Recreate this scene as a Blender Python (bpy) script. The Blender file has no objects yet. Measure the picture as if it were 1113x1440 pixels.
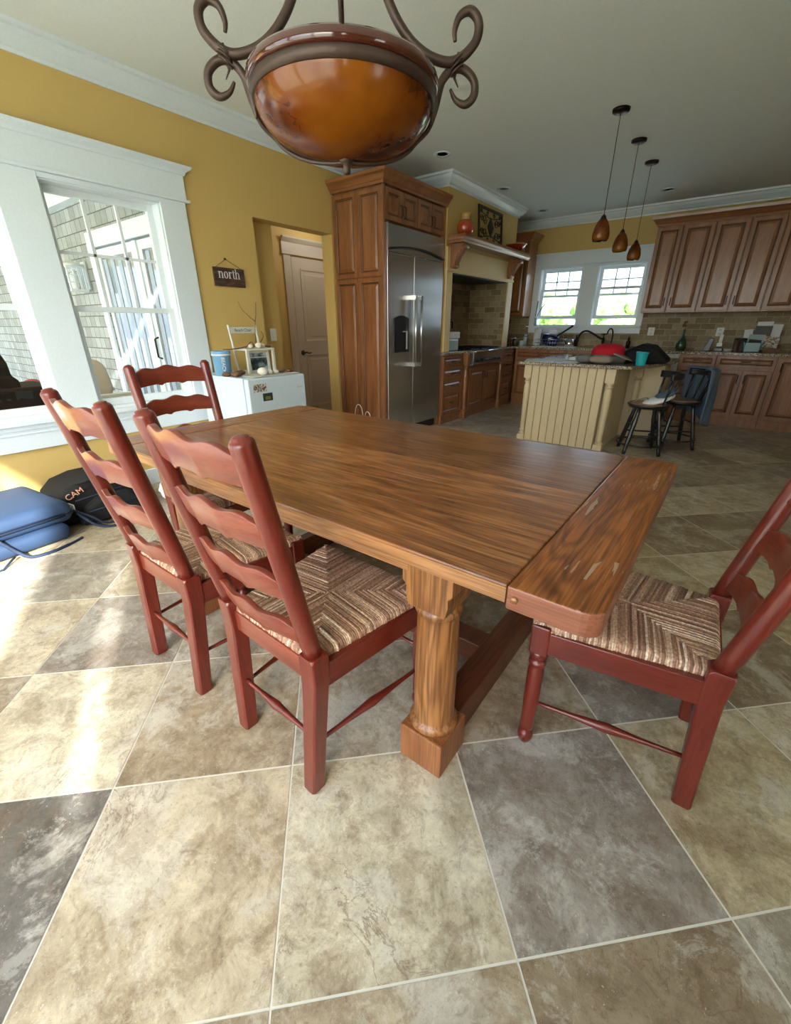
import bpy, bmesh, math, random
from mathutils import Vector, Matrix
random.seed(7)
C = bpy.context.scene.collection
PI = math.pi

# ------------------------------------------------------------------ materials
def new_mat(name):
    m = bpy.data.materials.new(name); m.use_nodes = True
    nt = m.node_tree
    b = nt.nodes['Principled BSDF']
    return m, nt, b
def simple(name, col, rough=.5, metal=0., coat=0., spec=.5, bump=0., bscale=80.):
    m, nt, b = new_mat(name)
    b.inputs['Base Color'].default_value = (*col, 1)
    b.inputs['Roughness'].default_value = rough
    b.inputs['Metallic'].default_value = metal
    b.inputs['Coat Weight'].default_value = coat
    b.inputs['Coat Roughness'].default_value = .12
    b.inputs['Specular IOR Level'].default_value = spec
    N = nt.nodes; L = nt.links
    tc = N.new('ShaderNodeTexCoord')
    n = N.new('ShaderNodeTexNoise'); n.inputs['Scale'].default_value = bscale; n.inputs['Detail'].default_value = 4
    L.new(tc.outputs['Object'], n.inputs['Vector'])
    mr = N.new('ShaderNodeMapRange'); mr.inputs['To Min'].default_value = .93; mr.inputs['To Max'].default_value = 1.07
    L.new(n.outputs['Fac'], mr.inputs['Value'])
    mx = N.new('ShaderNodeMix'); mx.data_type = 'RGBA'; mx.blend_type = 'MULTIPLY'; mx.inputs['Factor'].default_value = 1
    mx.inputs['A'].default_value = (*col, 1); L.new(mr.outputs['Result'], mx.inputs['B'])
    L.new(mx.outputs['Result'], b.inputs['Base Color'])
    if bump:
        bp = N.new('ShaderNodeBump'); bp.inputs['Strength'].default_value = bump; bp.inputs['Distance'].default_value = .002
        L.new(n.outputs['Fac'], bp.inputs['Height']); L.new(bp.outputs['Normal'], b.inputs['Normal'])
    return m
def ramp(nt, stops):
    r = nt.nodes.new('ShaderNodeValToRGB'); e = r.color_ramp.elements
    while len(e) > 1: e.remove(e[-1])
    e[0].position = stops[0][0]; e[0].color = (*stops[0][1], 1)
    for p, c in stops[1:]:
        k = e.new(p); k.color = (*c, 1)
    return r
def mixc(nt, a, b, fac, mode='MIX'):
    mx = nt.nodes.new('ShaderNodeMix'); mx.data_type = 'RGBA'; mx.blend_type = mode
    for s, k in ((a, 'A'), (b, 'B')):
        if isinstance(s, tuple): mx.inputs[k].default_value = (*s, 1)
        else: nt.links.new(s, mx.inputs[k])
    if isinstance(fac, (int, float)): mx.inputs['Factor'].default_value = fac
    else: nt.links.new(fac, mx.inputs['Factor'])
    return mx.outputs['Result']
def mathn(nt, op, a, b=None, c=None):
    n = nt.nodes.new('ShaderNodeMath'); n.operation = op
    for i, s in enumerate((a, b, c)):
        if s is None: continue
        if isinstance(s, (int, float)): n.inputs[i].default_value = s
        else: nt.links.new(s, n.inputs[i])
    return n.outputs[0]
def wood(name, dark, mid, light, axis='x', board=None, rough=.3, coat=.3, scale=1., ringamt=.5, wear=0., seed=0., fine=.35, rings=26.):
    """wood with grain running along `axis`; board=(axis, width) gives separate boards"""
    m, nt, b = new_mat(name); N = nt.nodes; L = nt.links
    tc = N.new('ShaderNodeTexCoord'); sp = N.new('ShaderNodeSeparateXYZ'); L.new(tc.outputs['Object'], sp.inputs[0])
    ax = {'x': 0, 'y': 1, 'z': 2}[axis]
    off = None; val = None
    if board:
        bi = {'x': 0, 'y': 1, 'z': 2}[board[0]]
        fl = mathn(nt, 'FLOOR', mathn(nt, 'DIVIDE', mathn(nt, 'ADD', sp.outputs[bi], 7.03), board[1]))
        wn = N.new('ShaderNodeTexWhiteNoise'); wn.noise_dimensions = '1D'; L.new(fl, wn.inputs['W'])
        off = mathn(nt, 'MULTIPLY', wn.outputs['Value'], 37.)
        val = wn.outputs['Value']
    comb = N.new('ShaderNodeCombineXYZ')
    for i in range(3):
        k = (.9 if i == ax else 7.5) * scale
        s = mathn(nt, 'MULTIPLY', sp.outputs[i], k)
        s = mathn(nt, 'ADD', s, seed + i * 3.1)
        if off is not None: s = mathn(nt, 'ADD', s, off)
        L.new(s, comb.inputs[i])
    n1 = N.new('ShaderNodeTexNoise'); n1.inputs['Scale'].default_value = 1.; n1.inputs['Detail'].default_value = 3; n1.inputs['Distortion'].default_value = .3
    L.new(comb.outputs[0], n1.inputs['Vector'])
    rg = mathn(nt, 'SINE', mathn(nt, 'MULTIPLY', n1.outputs['Fac'], rings * PI))
    rg = mathn(nt, 'ADD', mathn(nt, 'MULTIPLY', rg, .5), .5)
    comb2 = N.new('ShaderNodeCombineXYZ')
    for i in range(3):
        L.new(mathn(nt, 'MULTIPLY', sp.outputs[i], (5. if i == ax else 190.)), comb2.inputs[i])
    n2 = N.new('ShaderNodeTexNoise'); n2.inputs['Scale'].default_value = 1.; n2.inputs['Detail'].default_value = 3
    L.new(comb2.outputs[0], n2.inputs['Vector'])
    n3 = N.new('ShaderNodeTexNoise'); n3.inputs['Scale'].default_value = 1.3; n3.inputs['Detail'].default_value = 2
    L.new(comb.outputs[0], n3.inputs['Vector'])
    t = mathn(nt, 'ADD', mathn(nt, 'MULTIPLY', rg, ringamt), mathn(nt, 'MULTIPLY', n3.outputs['Fac'], 1 - ringamt))
    cr = ramp(nt, [(.08, dark), (.5, mid), (.95, light)]); L.new(t, cr.inputs['Fac'])
    fr = ramp(nt, [(.38, (1 - fine,) * 3), (.55, (1., 1., 1.))]); L.new(n2.outputs['Fac'], fr.inputs['Fac'])
    col = mixc(nt, cr.outputs['Color'], fr.outputs['Color'], 1., 'MULTIPLY')
    if val is not None:
        v = N.new('ShaderNodeMapRange'); v.inputs['To Min'].default_value = .72; v.inputs['To Max'].default_value = 1.22
        L.new(val, v.inputs['Value']); col = mixc(nt, col, v.outputs['Result'], 1., 'MULTIPLY')
        fr2 = mathn(nt, 'FRACT', mathn(nt, 'DIVIDE', mathn(nt, 'ADD', sp.outputs[bi], 7.03), board[1]))
        edge = mathn(nt, 'LESS_THAN', fr2, .012)
        col = mixc(nt, col, tuple(c * .3 for c in dark), mathn(nt, 'MULTIPLY', edge, .7))
    if wear:
        n4 = N.new('ShaderNodeTexNoise'); n4.inputs['Scale'].default_value = 1.; n4.inputs['Detail'].default_value = 5
        c4 = N.new('ShaderNodeCombineXYZ')
        for i in range(3): L.new(mathn(nt, 'MULTIPLY', sp.outputs[i], (7. if i == ax else 120.)), c4.inputs[i])
        L.new(c4.outputs[0], n4.inputs['Vector'])
        n5 = N.new('ShaderNodeTexNoise'); n5.inputs['Scale'].default_value = 3.2; L.new(tc.outputs['Object'], n5.inputs['Vector'])
        ms = mathn(nt, 'MULTIPLY', mathn(nt, 'GREATER_THAN', n4.outputs['Fac'], .57), mathn(nt, 'GREATER_THAN', n5.outputs['Fac'], .53))
        col = mixc(nt, col, (.55, .42, .3), mathn(nt, 'MULTIPLY', ms, wear))
    L.new(col, b.inputs['Base Color'])
    b.inputs['Roughness'].default_value = rough
    b.inputs['Coat Weight'].default_value = coat; b.inputs['Coat Roughness'].default_value = .18
    bp = N.new('ShaderNodeBump'); bp.inputs['Strength'].default_value = .25; bp.inputs['Distance'].default_value = .001
    L.new(mathn(nt, 'ADD', n2.outputs['Fac'], mathn(nt, 'MULTIPLY', rg, .3)), bp.inputs['Height']); L.new(bp.outputs['Normal'], b.inputs['Normal'])
    return m

def srgb(r, g, b):
    f = lambda c: (c / 255 / 12.92) if c / 255 <= .04045 else ((c / 255 + .055) / 1.055) ** 2.4
    return (f(r), f(g), f(b))

M = {}
TOPC = (srgb(100, 56, 28), srgb(152, 96, 52), srgb(190, 132, 80))
M['oak_top'] = wood('oak_tabletop', *TOPC, axis='x', board=('y', .186), rough=.28, coat=.3, ringamt=.34, wear=.10, rings=20, fine=.45)
M['oak_end'] = wood('oak_breadboard', srgb(92, 46, 18), srgb(150, 86, 36), srgb(174, 108, 50), axis='y', rough=.33, coat=.25, fine=.5, ringamt=.38, wear=.5, seed=5, rings=24)
M['oak_endedge'] = wood('oak_breadboard_edge', srgb(112, 62, 42), srgb(144, 86, 62), srgb(160, 100, 74), axis='x', rough=.4, coat=.2, ringamt=.1, rings=8, fine=.25)
M['oak_edge'] = wood('oak_edge', srgb(122, 78, 42), srgb(166, 114, 68), srgb(190, 138, 90), axis='x', rough=.4, coat=.2, ringamt=.25, fine=.4)
M['oak_z'] = wood('oak_turned', srgb(98, 58, 26), srgb(146, 94, 48), srgb(172, 118, 66), axis='z', rough=.38, coat=.2, ringamt=.42, rings=22, fine=.45)
M['oak_dark'] = wood('oak_stretcher', srgb(72, 36, 20), srgb(104, 56, 32), srgb(122, 68, 40), axis='y', rough=.45, coat=.1, ringamt=.2)
M['oak_block'] = wood('oak_block', srgb(112, 64, 34), srgb(146, 90, 50), srgb(164, 108, 64), axis='z', rough=.45, coat=.1, seed=3, ringamt=.25, rings=14)
RED = (srgb(72, 22, 15), srgb(106, 36, 25), srgb(126, 48, 34))
M['red'] = wood('red_stain_upright', *RED, axis='z', rough=.28, coat=.25, ringamt=.08, scale=2, fine=.22, rings=8)
M['redx'] = wood('red_stain_cross', srgb(86, 31, 20), srgb(122, 50, 33), srgb(146, 70, 46), axis='x', rough=.32, coat=.3, ringamt=.08, scale=2, fine=.22, rings=8)
M['redy'] = wood('red_stain_side', *RED, axis='y', rough=.3, coat=.25, ringamt=.08, scale=2, fine=.22, rings=8)
CAB = (srgb(112, 68, 40), srgb(150, 98, 62), srgb(172, 120, 80))
M['cab'] = wood('cabinet_maple', *CAB, axis='z', rough=.3, coat=.35, ringamt=.12, scale=1.3, fine=.2, rings=12)
M['cabx'] = wood('cabinet_maple_cross', *CAB, axis='x', rough=.3, coat=.35, ringamt=.12, scale=1.3, fine=.2, rings=12)
M['caby'] = wood('cabinet_maple_side', *CAB, axis='y', rough=.3, coat=.35, ringamt=.12, scale=1.3, fine=.2, rings=12)
M['glaze'] = simple('dark_glaze', srgb(48, 26, 15), .45)
M['bronze'] = simple('dark_bronze', srgb(42, 32, 26), .4, .7)
M['iron'] = simple('wrought_iron_brown', srgb(74, 58, 50), .42, .5, bump=.6, bscale=60)
M['white'] = simple('white_trim_paint', (.72, .81, .88), .35, coat=.1)
M['vinyl'] = simple('white_vinyl_sash', (.76, .83, .87), .3)
M['ceiling'] = simple('ceiling_paint', (.79, .85, .85), .8)
M['yellow'] = simple('yellow_wall_paint', srgb(206, 176, 108), .7, bump=.15, bscale=220)
M['cream'] = simple('cream_paint', srgb(228, 206, 154), .5)
M['creamy'] = simple('antique_cream_paint', srgb(216, 196, 156), .45)
M['creamgroove'] = simple('cream_groove_glaze', srgb(150, 118, 76), .6)
M['doorpaint'] = simple('greige_door_paint', srgb(196, 186, 172), .4)
M['black'] = simple('black_paint', (.012, .012, .013), .3, coat=.4)
M['blackplastic'] = simple('black_plastic', (.01, .01, .012), .35)
M['blackcloth'] = simple('black_fabric', (.004, .0045, .006), .85, bump=.5, bscale=300)
M['navy'] = simple('blue_fabric', srgb(36, 58, 88), .7, bump=.4, bscale=350)
M['navyd'] = simple('dark_blue_webbing', srgb(28, 42, 66), .8)
M['chrome'] = simple('chrome', (.75, .77, .8), .15, 1.)
M['appl'] = simple('white_enamel', (.66, .78, .88), .3, coat=.3)
M['whitep'] = simple('white_plastic', (.8, .82, .83), .35)
M['paper'] = simple('paper', (.75, .77, .8), .8)
M['grey'] = simple('grey_cloth', srgb(110, 112, 112), .9, bump=.5, bscale=200)
M['taupe'] = simple('taupe_cloth', srgb(150, 138, 126), .9, bump=.5, bscale=200)
M['red_cloth'] = simple('red_cloth', srgb(190, 14, 38), .8, bump=.4, bscale=200)
M['teal'] = simple('teal_plastic', srgb(20, 170, 180), .3, coat=.4)
M['tealdark'] = simple('teal_ceramic', srgb(10, 110, 115), .25, coat=.4)
M['slate'] = simple('slate_blue_cloth', srgb(88, 104, 122), .9, bump=.5, bscale=150)
M['darkblue'] = simple('dark_blue_enamel', srgb(20, 26, 78), .2, coat=.6)
M['bluecap'] = simple('blue_plastic', srgb(20, 60, 150), .35)
M['bottlegreen'] = simple('green_glass_bottle', srgb(46, 74, 52), .12, coat=.8)
M['terracotta'] = simple('orange_glazed_ceramic', srgb(178, 70, 30), .15, coat=.8, bscale=20)
M['ochre'] = simple('ochre_glaze', srgb(190, 150, 70), .15, coat=.8)
M['redbowl'] = simple('red_glazed_ceramic', srgb(150, 44, 26), .15, coat=.8)
M['seatwood'] = simple('stool_seat_tan', srgb(150, 112, 84), .3, coat=.3)
M['bluecan'] = noisy_ if False else simple('light_blue_tin', srgb(112, 164, 204), .35)
M['shell'] = simple('shell_white', srgb(235, 228, 215), .5, bump=.5, bscale=60)
M['drift'] = simple('driftwood', srgb(122, 92, 70), .9, bump=1, bscale=60)
M['driftw'] = simple('whitewashed_wood', srgb(205, 205, 195), .7, bump=.6, bscale=70)
M['signwood'] = wood('sign_wood', srgb(50, 32, 26), srgb(84, 58, 48), srgb(104, 76, 62), axis='y', rough=.8, coat=0)
M['twine'] = simple('twine', srgb(112, 92, 50), .9)
M['cushion'] = simple('beige_cushion', srgb(205, 196, 186), .9, bump=.4, bscale=120)
M['greywood'] = simple('weathered_grey_wood', srgb(130, 135, 138), .8)
M['redext'] = simple('faded_red_plastic', srgb(176, 70, 66), .5)
M['pale'] = simple('pale_glass', srgb(170, 190, 196), .15, coat=.5)
M['brownmug'] = simple('brown_mug', srgb(84, 66, 54), .4)
M['magnet'] = simple('dark_green_magnet', srgb(44, 60, 58), .4)
M['magyellow'] = simple('olive_magnet_detail', srgb(130, 130, 50), .5)
M['peach'] = simple('peach_embroidery', srgb(226, 168, 140), .7)
M['lens'] = simple('frosted_lens', (.62, .62, .6), .5)

# steel (brushed)
def steel():
    m, nt, b = new_mat('brushed_steel'); N = nt.nodes; L = nt.links
    b.inputs['Metallic'].default_value = 1; b.inputs['Base Color'].default_value = (.56, .57, .59, 1)
    b.inputs['Roughness'].default_value = .26; b.inputs['Anisotropic'].default_value = .85
    tg = N.new('ShaderNodeTangent'); tg.direction_type = 'RADIAL'; tg.axis = 'Z'; L.new(tg.outputs[0], b.inputs['Tangent'])
    return m
    tc = N.new('ShaderNodeTexCoord'); mp = N.new('ShaderNodeMapping'); mp.inputs['Scale'].default_value = (90, 90, 1.5)
    L.new(tc.outputs['Object'], mp.inputs[0]); n = N.new('ShaderNodeTexNoise'); n.inputs['Scale'].default_value = 1; L.new(mp.outputs[0], n.inputs['Vector'])
    mr = N.new('ShaderNodeMapRange'); mr.inputs['To Min'].default_value = .22; mr.inputs['To Max'].default_value = .3
    L.new(n.outputs['Fac'], mr.inputs['Value']); L.new(mr.outputs['Result'], b.inputs['Roughness'])
    return m
M['steel'] = steel()

def thin_glass():
    m, nt, b = new_mat('window_glass'); N = nt.nodes; L = nt.links
    N.remove(b); out = N['Material Output']
    t = N.new('ShaderNodeBsdfTransparent'); t.inputs[0].default_value = (.95, .97, .97, 1)
    g = N.new('ShaderNodeBsdfGlossy'); g.inputs['Roughness'].default_value = .01
    ge = N.new('ShaderNodeNewGeometry'); dt = N.new('ShaderNodeVectorMath'); dt.operation = 'DOT_PRODUCT'
    L.new(ge.outputs['Normal'], dt.inputs[0]); L.new(ge.outputs['Incoming'], dt.inputs[1])
    f = mathn(nt, 'MULTIPLY_ADD', mathn(nt, 'POWER', mathn(nt, 'SUBTRACT', 1., mathn(nt, 'ABSOLUTE', dt.outputs['Value'])), 5.), .92, .04)
    mx = N.new('ShaderNodeMixShader'); L.new(f, mx.inputs[0]); L.new(t.outputs[0], mx.inputs[1]); L.new(g.outputs[0], mx.inputs[2])
    L.new(mx.outputs[0], out.inputs[0]); return m
M['glass'] = thin_glass()
def dark_glass():
    m, nt, b = new_mat('door_glass'); b.inputs['Base Color'].default_value = (.16, .2, .25, 1); b.inputs['Roughness'].default_value = .04
    b.inputs['Specular IOR Level'].default_value = 1.; b.inputs['Coat Weight'].default_value = 1
    return m
M['dglass'] = dark_glass()

def amber():
    m, nt, b = new_mat('amber_art_glass'); N = nt.nodes; L = nt.links
    tc = N.new('ShaderNodeTexCoord')
    n = N.new('ShaderNodeTexNoise'); n.inputs['Scale'].default_value = 38; n.inputs['Detail'].default_value = 5; n.inputs['Distortion'].default_value = 1.6
    L.new(tc.outputs['Object'], n.inputs['Vector'])
    n2 = N.new('ShaderNodeTexNoise'); n2.inputs['Scale'].default_value = 4.5; n2.inputs['Detail'].default_value = 3; L.new(tc.outputs['Object'], n2.inputs['Vector'])
    r = ramp(nt, [(.36, srgb(80, 30, 8)), (.5, srgb(134, 66, 12)), (.66, srgb(160, 92, 20))]); L.new(n2.outputs['Fac'], r.inputs['Fac'])
    msk = mathn(nt, 'MULTIPLY', mathn(nt, 'GREATER_THAN', n.outputs['Fac'], .56), mathn(nt, 'LESS_THAN', n2.outputs['Fac'], .5))
    c = mixc(nt, r.outputs['Color'], srgb(66, 26, 8), mathn(nt, 'MULTIPLY', msk, .6))
    L.new(c, b.inputs['Base Color']); b.inputs['Roughness'].default_value = .22; b.inputs['Coat Weight'].default_value = .45; b.inputs['Coat Roughness'].default_value = .04
    b.inputs['Subsurface Weight'].default_value = .0
    out = N['Material Output']
    tr = N.new('ShaderNodeBsdfTranslucent'); L.new(c, tr.inputs['Color'])
    mx = N.new('ShaderNodeMixShader'); mx.inputs[0].default_value = .35
    L.new(b.outputs[0], mx.inputs[1]); L.new(tr.outputs[0], mx.inputs[2]); L.new(mx.outputs[0], out.inputs[0])
    return m
M['amber'] = amber()
M['lip'] = simple('dark_amber_glass_lip', srgb(72, 28, 18), .1, coat=1)

def rush():
    m, nt, b = new_mat('rush_strands'); N = nt.nodes; L = nt.links
    g = N.new('ShaderNodeNewGeometry'); tc = N.new('ShaderNodeTexCoord')
    r = ramp(nt, [(0, srgb(128, 90, 68)), (.35, srgb(164, 124, 98)), (.65, srgb(190, 152, 124)), (.9, srgb(212, 180, 152)), (1, srgb(232, 208, 184))])
    L.new(g.outputs['Random Per Island'], r.inputs['Fac'])
    n = N.new('ShaderNodeTexNoise'); n.inputs['Scale'].default_value = 140; n.inputs['Detail'].default_value = 3; L.new(tc.outputs['Object'], n.inputs['Vector'])
    mr = N.new('ShaderNodeMapRange'); mr.inputs['From Min'].default_value = .3; mr.inputs['From Max'].default_value = .7; mr.inputs['To Min'].default_value = .5; mr.inputs['To Max'].default_value = 1.35; L.new(n.outputs['Fac'], mr.inputs['Value'])
    L.new(mixc(nt, r.outputs['Color'], mr.outputs['Result'], 1., 'MULTIPLY'), b.inputs['Base Color'])
    b.inputs['Roughness'].default_value = .48
    return m
M['rush'] = rush()

def tile_mat():
    m, nt, b = new_mat('slate_look_tile'); N = nt.nodes; L = nt.links
    at = N.new('ShaderNodeVertexColor'); at.layer_name = 'tone'
    tc = N.new('ShaderNodeTexCoord')
    ad = N.new('ShaderNodeVectorMath'); ad.operation = 'ADD'
    sc = N.new('ShaderNodeVectorMath'); sc.operation = 'SCALE'; sc.inputs['Scale'].default_value = 1.
    cb = N.new('ShaderNodeCombineXYZ'); s = mathn(nt, 'MULTIPLY', at.outputs['Alpha'], 40.)
    for i in range(3): L.new(s, cb.inputs[i])
    L.new(tc.outputs['Object'], ad.inputs[0]); L.new(cb.outputs[0], ad.inputs[1])
    def noise(scale, det, dist, rough=.6):
        n = N.new('ShaderNodeTexNoise'); n.inputs['Scale'].default_value = scale; n.inputs['Detail'].default_value = det
        n.inputs['Distortion'].default_value = dist; n.inputs['Roughness'].default_value = rough
        L.new(ad.outputs[0], n.inputs['Vector']); return n.outputs['Fac']
    blotch = noise(3.2, 12, .5, .68); mid = noise(11, 12, .5, .78); fine = noise(85, 6, .2, .8)
    col = at.outputs['Color']
    r1 = ramp(nt, [(.34, (.50, .46, .42)), (.45, (.82, .79, .75)), (.53, (1., 1., 1.)), (.66, (1.28, 1.28, 1.27))]); L.new(mid, r1.inputs['Fac'])
    col = mixc(nt, col, r1.outputs['Color'], .9, 'MULTIPLY')
    r2 = ramp(nt, [(.53, (0, 0, 0)), (.575, (1, 1, 1))]); L.new(blotch, r2.inputs['Fac'])
    light = mixc(nt, col, srgb(205, 202, 190), .55)
    col = mixc(nt, col, light, mathn(nt, 'MULTIPLY', r2.outputs['Color'], .75))
    r2b = ramp(nt, [(.40, (1, 1, 1)), (.46, (0, 0, 0))]); L.new(blotch, r2b.inputs['Fac'])
    col = mixc(nt, col, srgb(118, 96, 76), mathn(nt, 'MULTIPLY', r2b.outputs['Color'], .3))
    r3 = ramp(nt, [(.34, (.55, .5, .46)), (.44, (1, 1, 1)), (.6, (1, 1, 1)), (.68, (1.3, 1.3, 1.28))]); L.new(fine, r3.inputs['Fac'])
    col = mixc(nt, col, r3.outputs['Color'], .75, 'MULTIPLY')
    pt1 = ramp(nt, [(.505, (0, 0, 0)), (.53, (1, 1, 1))]); L.new(noise(7.5, 15, .25, .82), pt1.inputs['Fac'])
    col = mixc(nt, col, mixc(nt, col, (.60, .50, .42), 1., 'MULTIPLY'), mathn(nt, 'MULTIPLY', pt1.outputs['Color'], .42))
    pt2 = ramp(nt, [(.54, (0, 0, 0)), (.565, (1, 1, 1))]); L.new(noise(6., 15, .4, .85), pt2.inputs['Fac'])
    col = mixc(nt, col, mixc(nt, col, srgb(222, 220, 210), .6), mathn(nt, 'MULTIPLY', pt2.outputs['Color'], .4))
    spk = ramp(nt, [(.66, (0, 0, 0)), (.7, (1, 1, 1))]); L.new(noise(120, 4, 0, .7), spk.inputs['Fac'])
    col = mixc(nt, col, srgb(214, 208, 194), mathn(nt, 'MULTIPLY', spk.outputs['Color'], .7))
    v = noise(4.3, 7, 1.0, .6)
    vein = mathn(nt, 'SUBTRACT', 1., mathn(nt, 'MINIMUM', mathn(nt, 'MULTIPLY', mathn(nt, 'ABSOLUTE', mathn(nt, 'SUBTRACT', v, .5)), 120.), 1.))
    vm = ramp(nt, [(.5, (0, 0, 0)), (.62, (1, 1, 1))]); L.new(noise(2.1, 3, 0), vm.inputs['Fac'])
    col = mixc(nt, col, srgb(112, 82, 66), mathn(nt, 'MULTIPLY', mathn(nt, 'MULTIPLY', vein, vm.outputs['Color']), .7))
    sc2 = ramp(nt, [(.56, (0, 0, 0)), (.66, (1, 1, 1))]); L.new(noise(16, 9, 1.2, .75), sc2.inputs['Fac'])
    col = mixc(nt, col, srgb(118, 92, 74), mathn(nt, 'MULTIPLY', sc2.outputs['Color'], .45))
    L.new(col, b.inputs['Base Color'])
    rr = N.new('ShaderNodeMapRange'); rr.inputs['To Min'].default_value = .26; rr.inputs['To Max'].default_value = .5; L.new(mid, rr.inputs['Value'])
    L.new(rr.outputs['Result'], b.inputs['Roughness'])
    bp = N.new('ShaderNodeBump'); bp.inputs['Strength'].default_value = .35; bp.inputs['Distance'].default_value = .003
    L.new(mathn(nt, 'ADD', mid, mathn(nt, 'MULTIPLY', fine, .3)), bp.inputs['Height']); L.new(bp.outputs['Normal'], b.inputs['Normal'])
    return m
M['tile'] = tile_mat()
M['grout'] = simple('grout', srgb(222, 218, 204), .85)

def brick(name, c1, c2, mortar, bw, rh, ms, axis='y', rough=.6, bump=.5, nscale=30, namt=.35, offset=.5):
    m, nt, b = new_mat(name); N = nt.nodes; L = nt.links
    tc = N.new('ShaderNodeTexCoord'); sp = N.new('ShaderNodeSeparateXYZ'); cb = N.new('ShaderNodeCombineXYZ')
    L.new(tc.outputs['Object'], sp.inputs[0]); L.new(sp.outputs[{'x': 0, 'y': 1}[axis]], cb.inputs[0]); L.new(sp.outputs[2], cb.inputs[1])
    br = N.new('ShaderNodeTexBrick'); L.new(cb.outputs[0], br.inputs['Vector'])
    br.inputs['Scale'].default_value = 1; br.inputs['Brick Width'].default_value = bw; br.inputs['Row Height'].default_value = rh
    br.inputs['Mortar Size'].default_value = ms; br.inputs['Mortar Smooth'].default_value = .2; br.inputs['Bias'].default_value = 0
    br.offset = offset; br.inputs['Color1'].default_value = (*c1, 1); br.inputs['Color2'].default_value = (*c2, 1); br.inputs['Mortar'].default_value = (*mortar, 1)
    n = N.new('ShaderNodeTexNoise'); n.inputs['Scale'].default_value = nscale; n.inputs['Detail'].default_value = 6; L.new(tc.outputs['Object'], n.inputs['Vector'])
    mr = N.new('ShaderNodeMapRange'); mr.inputs['To Min'].default_value = 1 - namt; mr.inputs['To Max'].default_value = 1 + namt; L.new(n.outputs['Fac'], mr.inputs['Value'])
    L.new(mixc(nt, br.outputs['Color'], mr.outputs['Result'], 1., 'MULTIPLY'), b.inputs['Base Color'])
    b.inputs['Roughness'].default_value = rough
    bp = N.new('ShaderNodeBump'); bp.inputs['Strength'].default_value = bump; bp.inputs['Distance'].default_value = .006; bp.invert = True
    L.new(br.outputs['Fac'], bp.inputs['Height']); L.new(bp.outputs['Normal'], b.inputs['Normal'])
    return m
M['splash_x'] = brick('travertine_brick_back', srgb(168, 152, 122), srgb(122, 100, 70), srgb(176, 168, 142), .17, .078, .004, 'x')
M['splash_y'] = brick('travertine_brick_niche', srgb(158, 138, 108), srgb(110, 86, 60), srgb(150, 138, 112), .17, .078, .004, 'y')
M['shingle'] = brick('cedar_shingles', srgb(176, 182, 182), srgb(146, 152, 150), srgb(84, 84, 80), .17, .15, .006, 'x', rough=.85, nscale=9, namt=.16, offset=.37)

def granite():
    m, nt, b = new_mat('granite'); N = nt.nodes; L = nt.links
    tc = N.new('ShaderNodeTexCoord'); n = N.new('ShaderNodeTexNoise'); n.inputs['Scale'].default_value = 90; n.inputs['Detail'].default_value = 8
    L.new(tc.outputs['Object'], n.inputs['Vector'])
    r = ramp(nt, [(.36, srgb(44, 38, 34)), (.46, srgb(120, 100, 80)), (.55, srgb(176, 164, 144)), (.7, srgb(206, 200, 186))]); L.new(n.outputs['Fac'], r.inputs['Fac'])
    L.new(r.outputs['Color'], b.inputs['Base Color']); b.inputs['Roughness'].default_value = .12
    return m
M['granite'] = granite()
def noisy(name, stops, scale, rough=.9, det=6):
    m, nt, b = new_mat(name); N = nt.nodes; L = nt.links
    tc = N.new('ShaderNodeTexCoord'); n = N.new('ShaderNodeTexNoise'); n.inputs['Scale'].default_value = scale; n.inputs['Detail'].default_value = det
    L.new(tc.outputs['Object'], n.inputs['Vector']); r = ramp(nt, stops); L.new(n.outputs['Fac'], r.inputs['Fac'])
    L.new(r.outputs['Color'], b.inputs['Base Color']); b.inputs['Roughness'].default_value = rough
    return m
M['foliage'] = noisy('tree_foliage', [(.35, srgb(70, 110, 50)), (.5, srgb(130, 165, 90)), (.65, srgb(180, 205, 130))], 3.)
M['bark'] = noisy('bark', [(.4, srgb(60, 48, 38)), (.6, srgb(100, 84, 68))], 12.)
M['ground'] = noisy('sandy_ground', [(.4, srgb(170, 175, 150)), (.6, srgb(200, 200, 185))], .8)
M['deck'] = noisy('deck_boards', [(.4, srgb(150, 150, 146)), (.6, srgb(176, 176, 172))], 5.)
M['photo'] = noisy('grey_landscape_print', [(.4, srgb(40, 50, 55)), (.5, srgb(90, 106, 112)), (.62, srgb(170, 184, 190))], 14.)
M['magcard'] = noisy('cream_magnet_card', [(.42, srgb(120, 96, 80)), (.52, srgb(206, 196, 184)), (.7, srgb(226, 220, 210))], 60.)
M['curtain'] = simple('sheer_curtain', srgb(170, 186, 206), .8)

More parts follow.
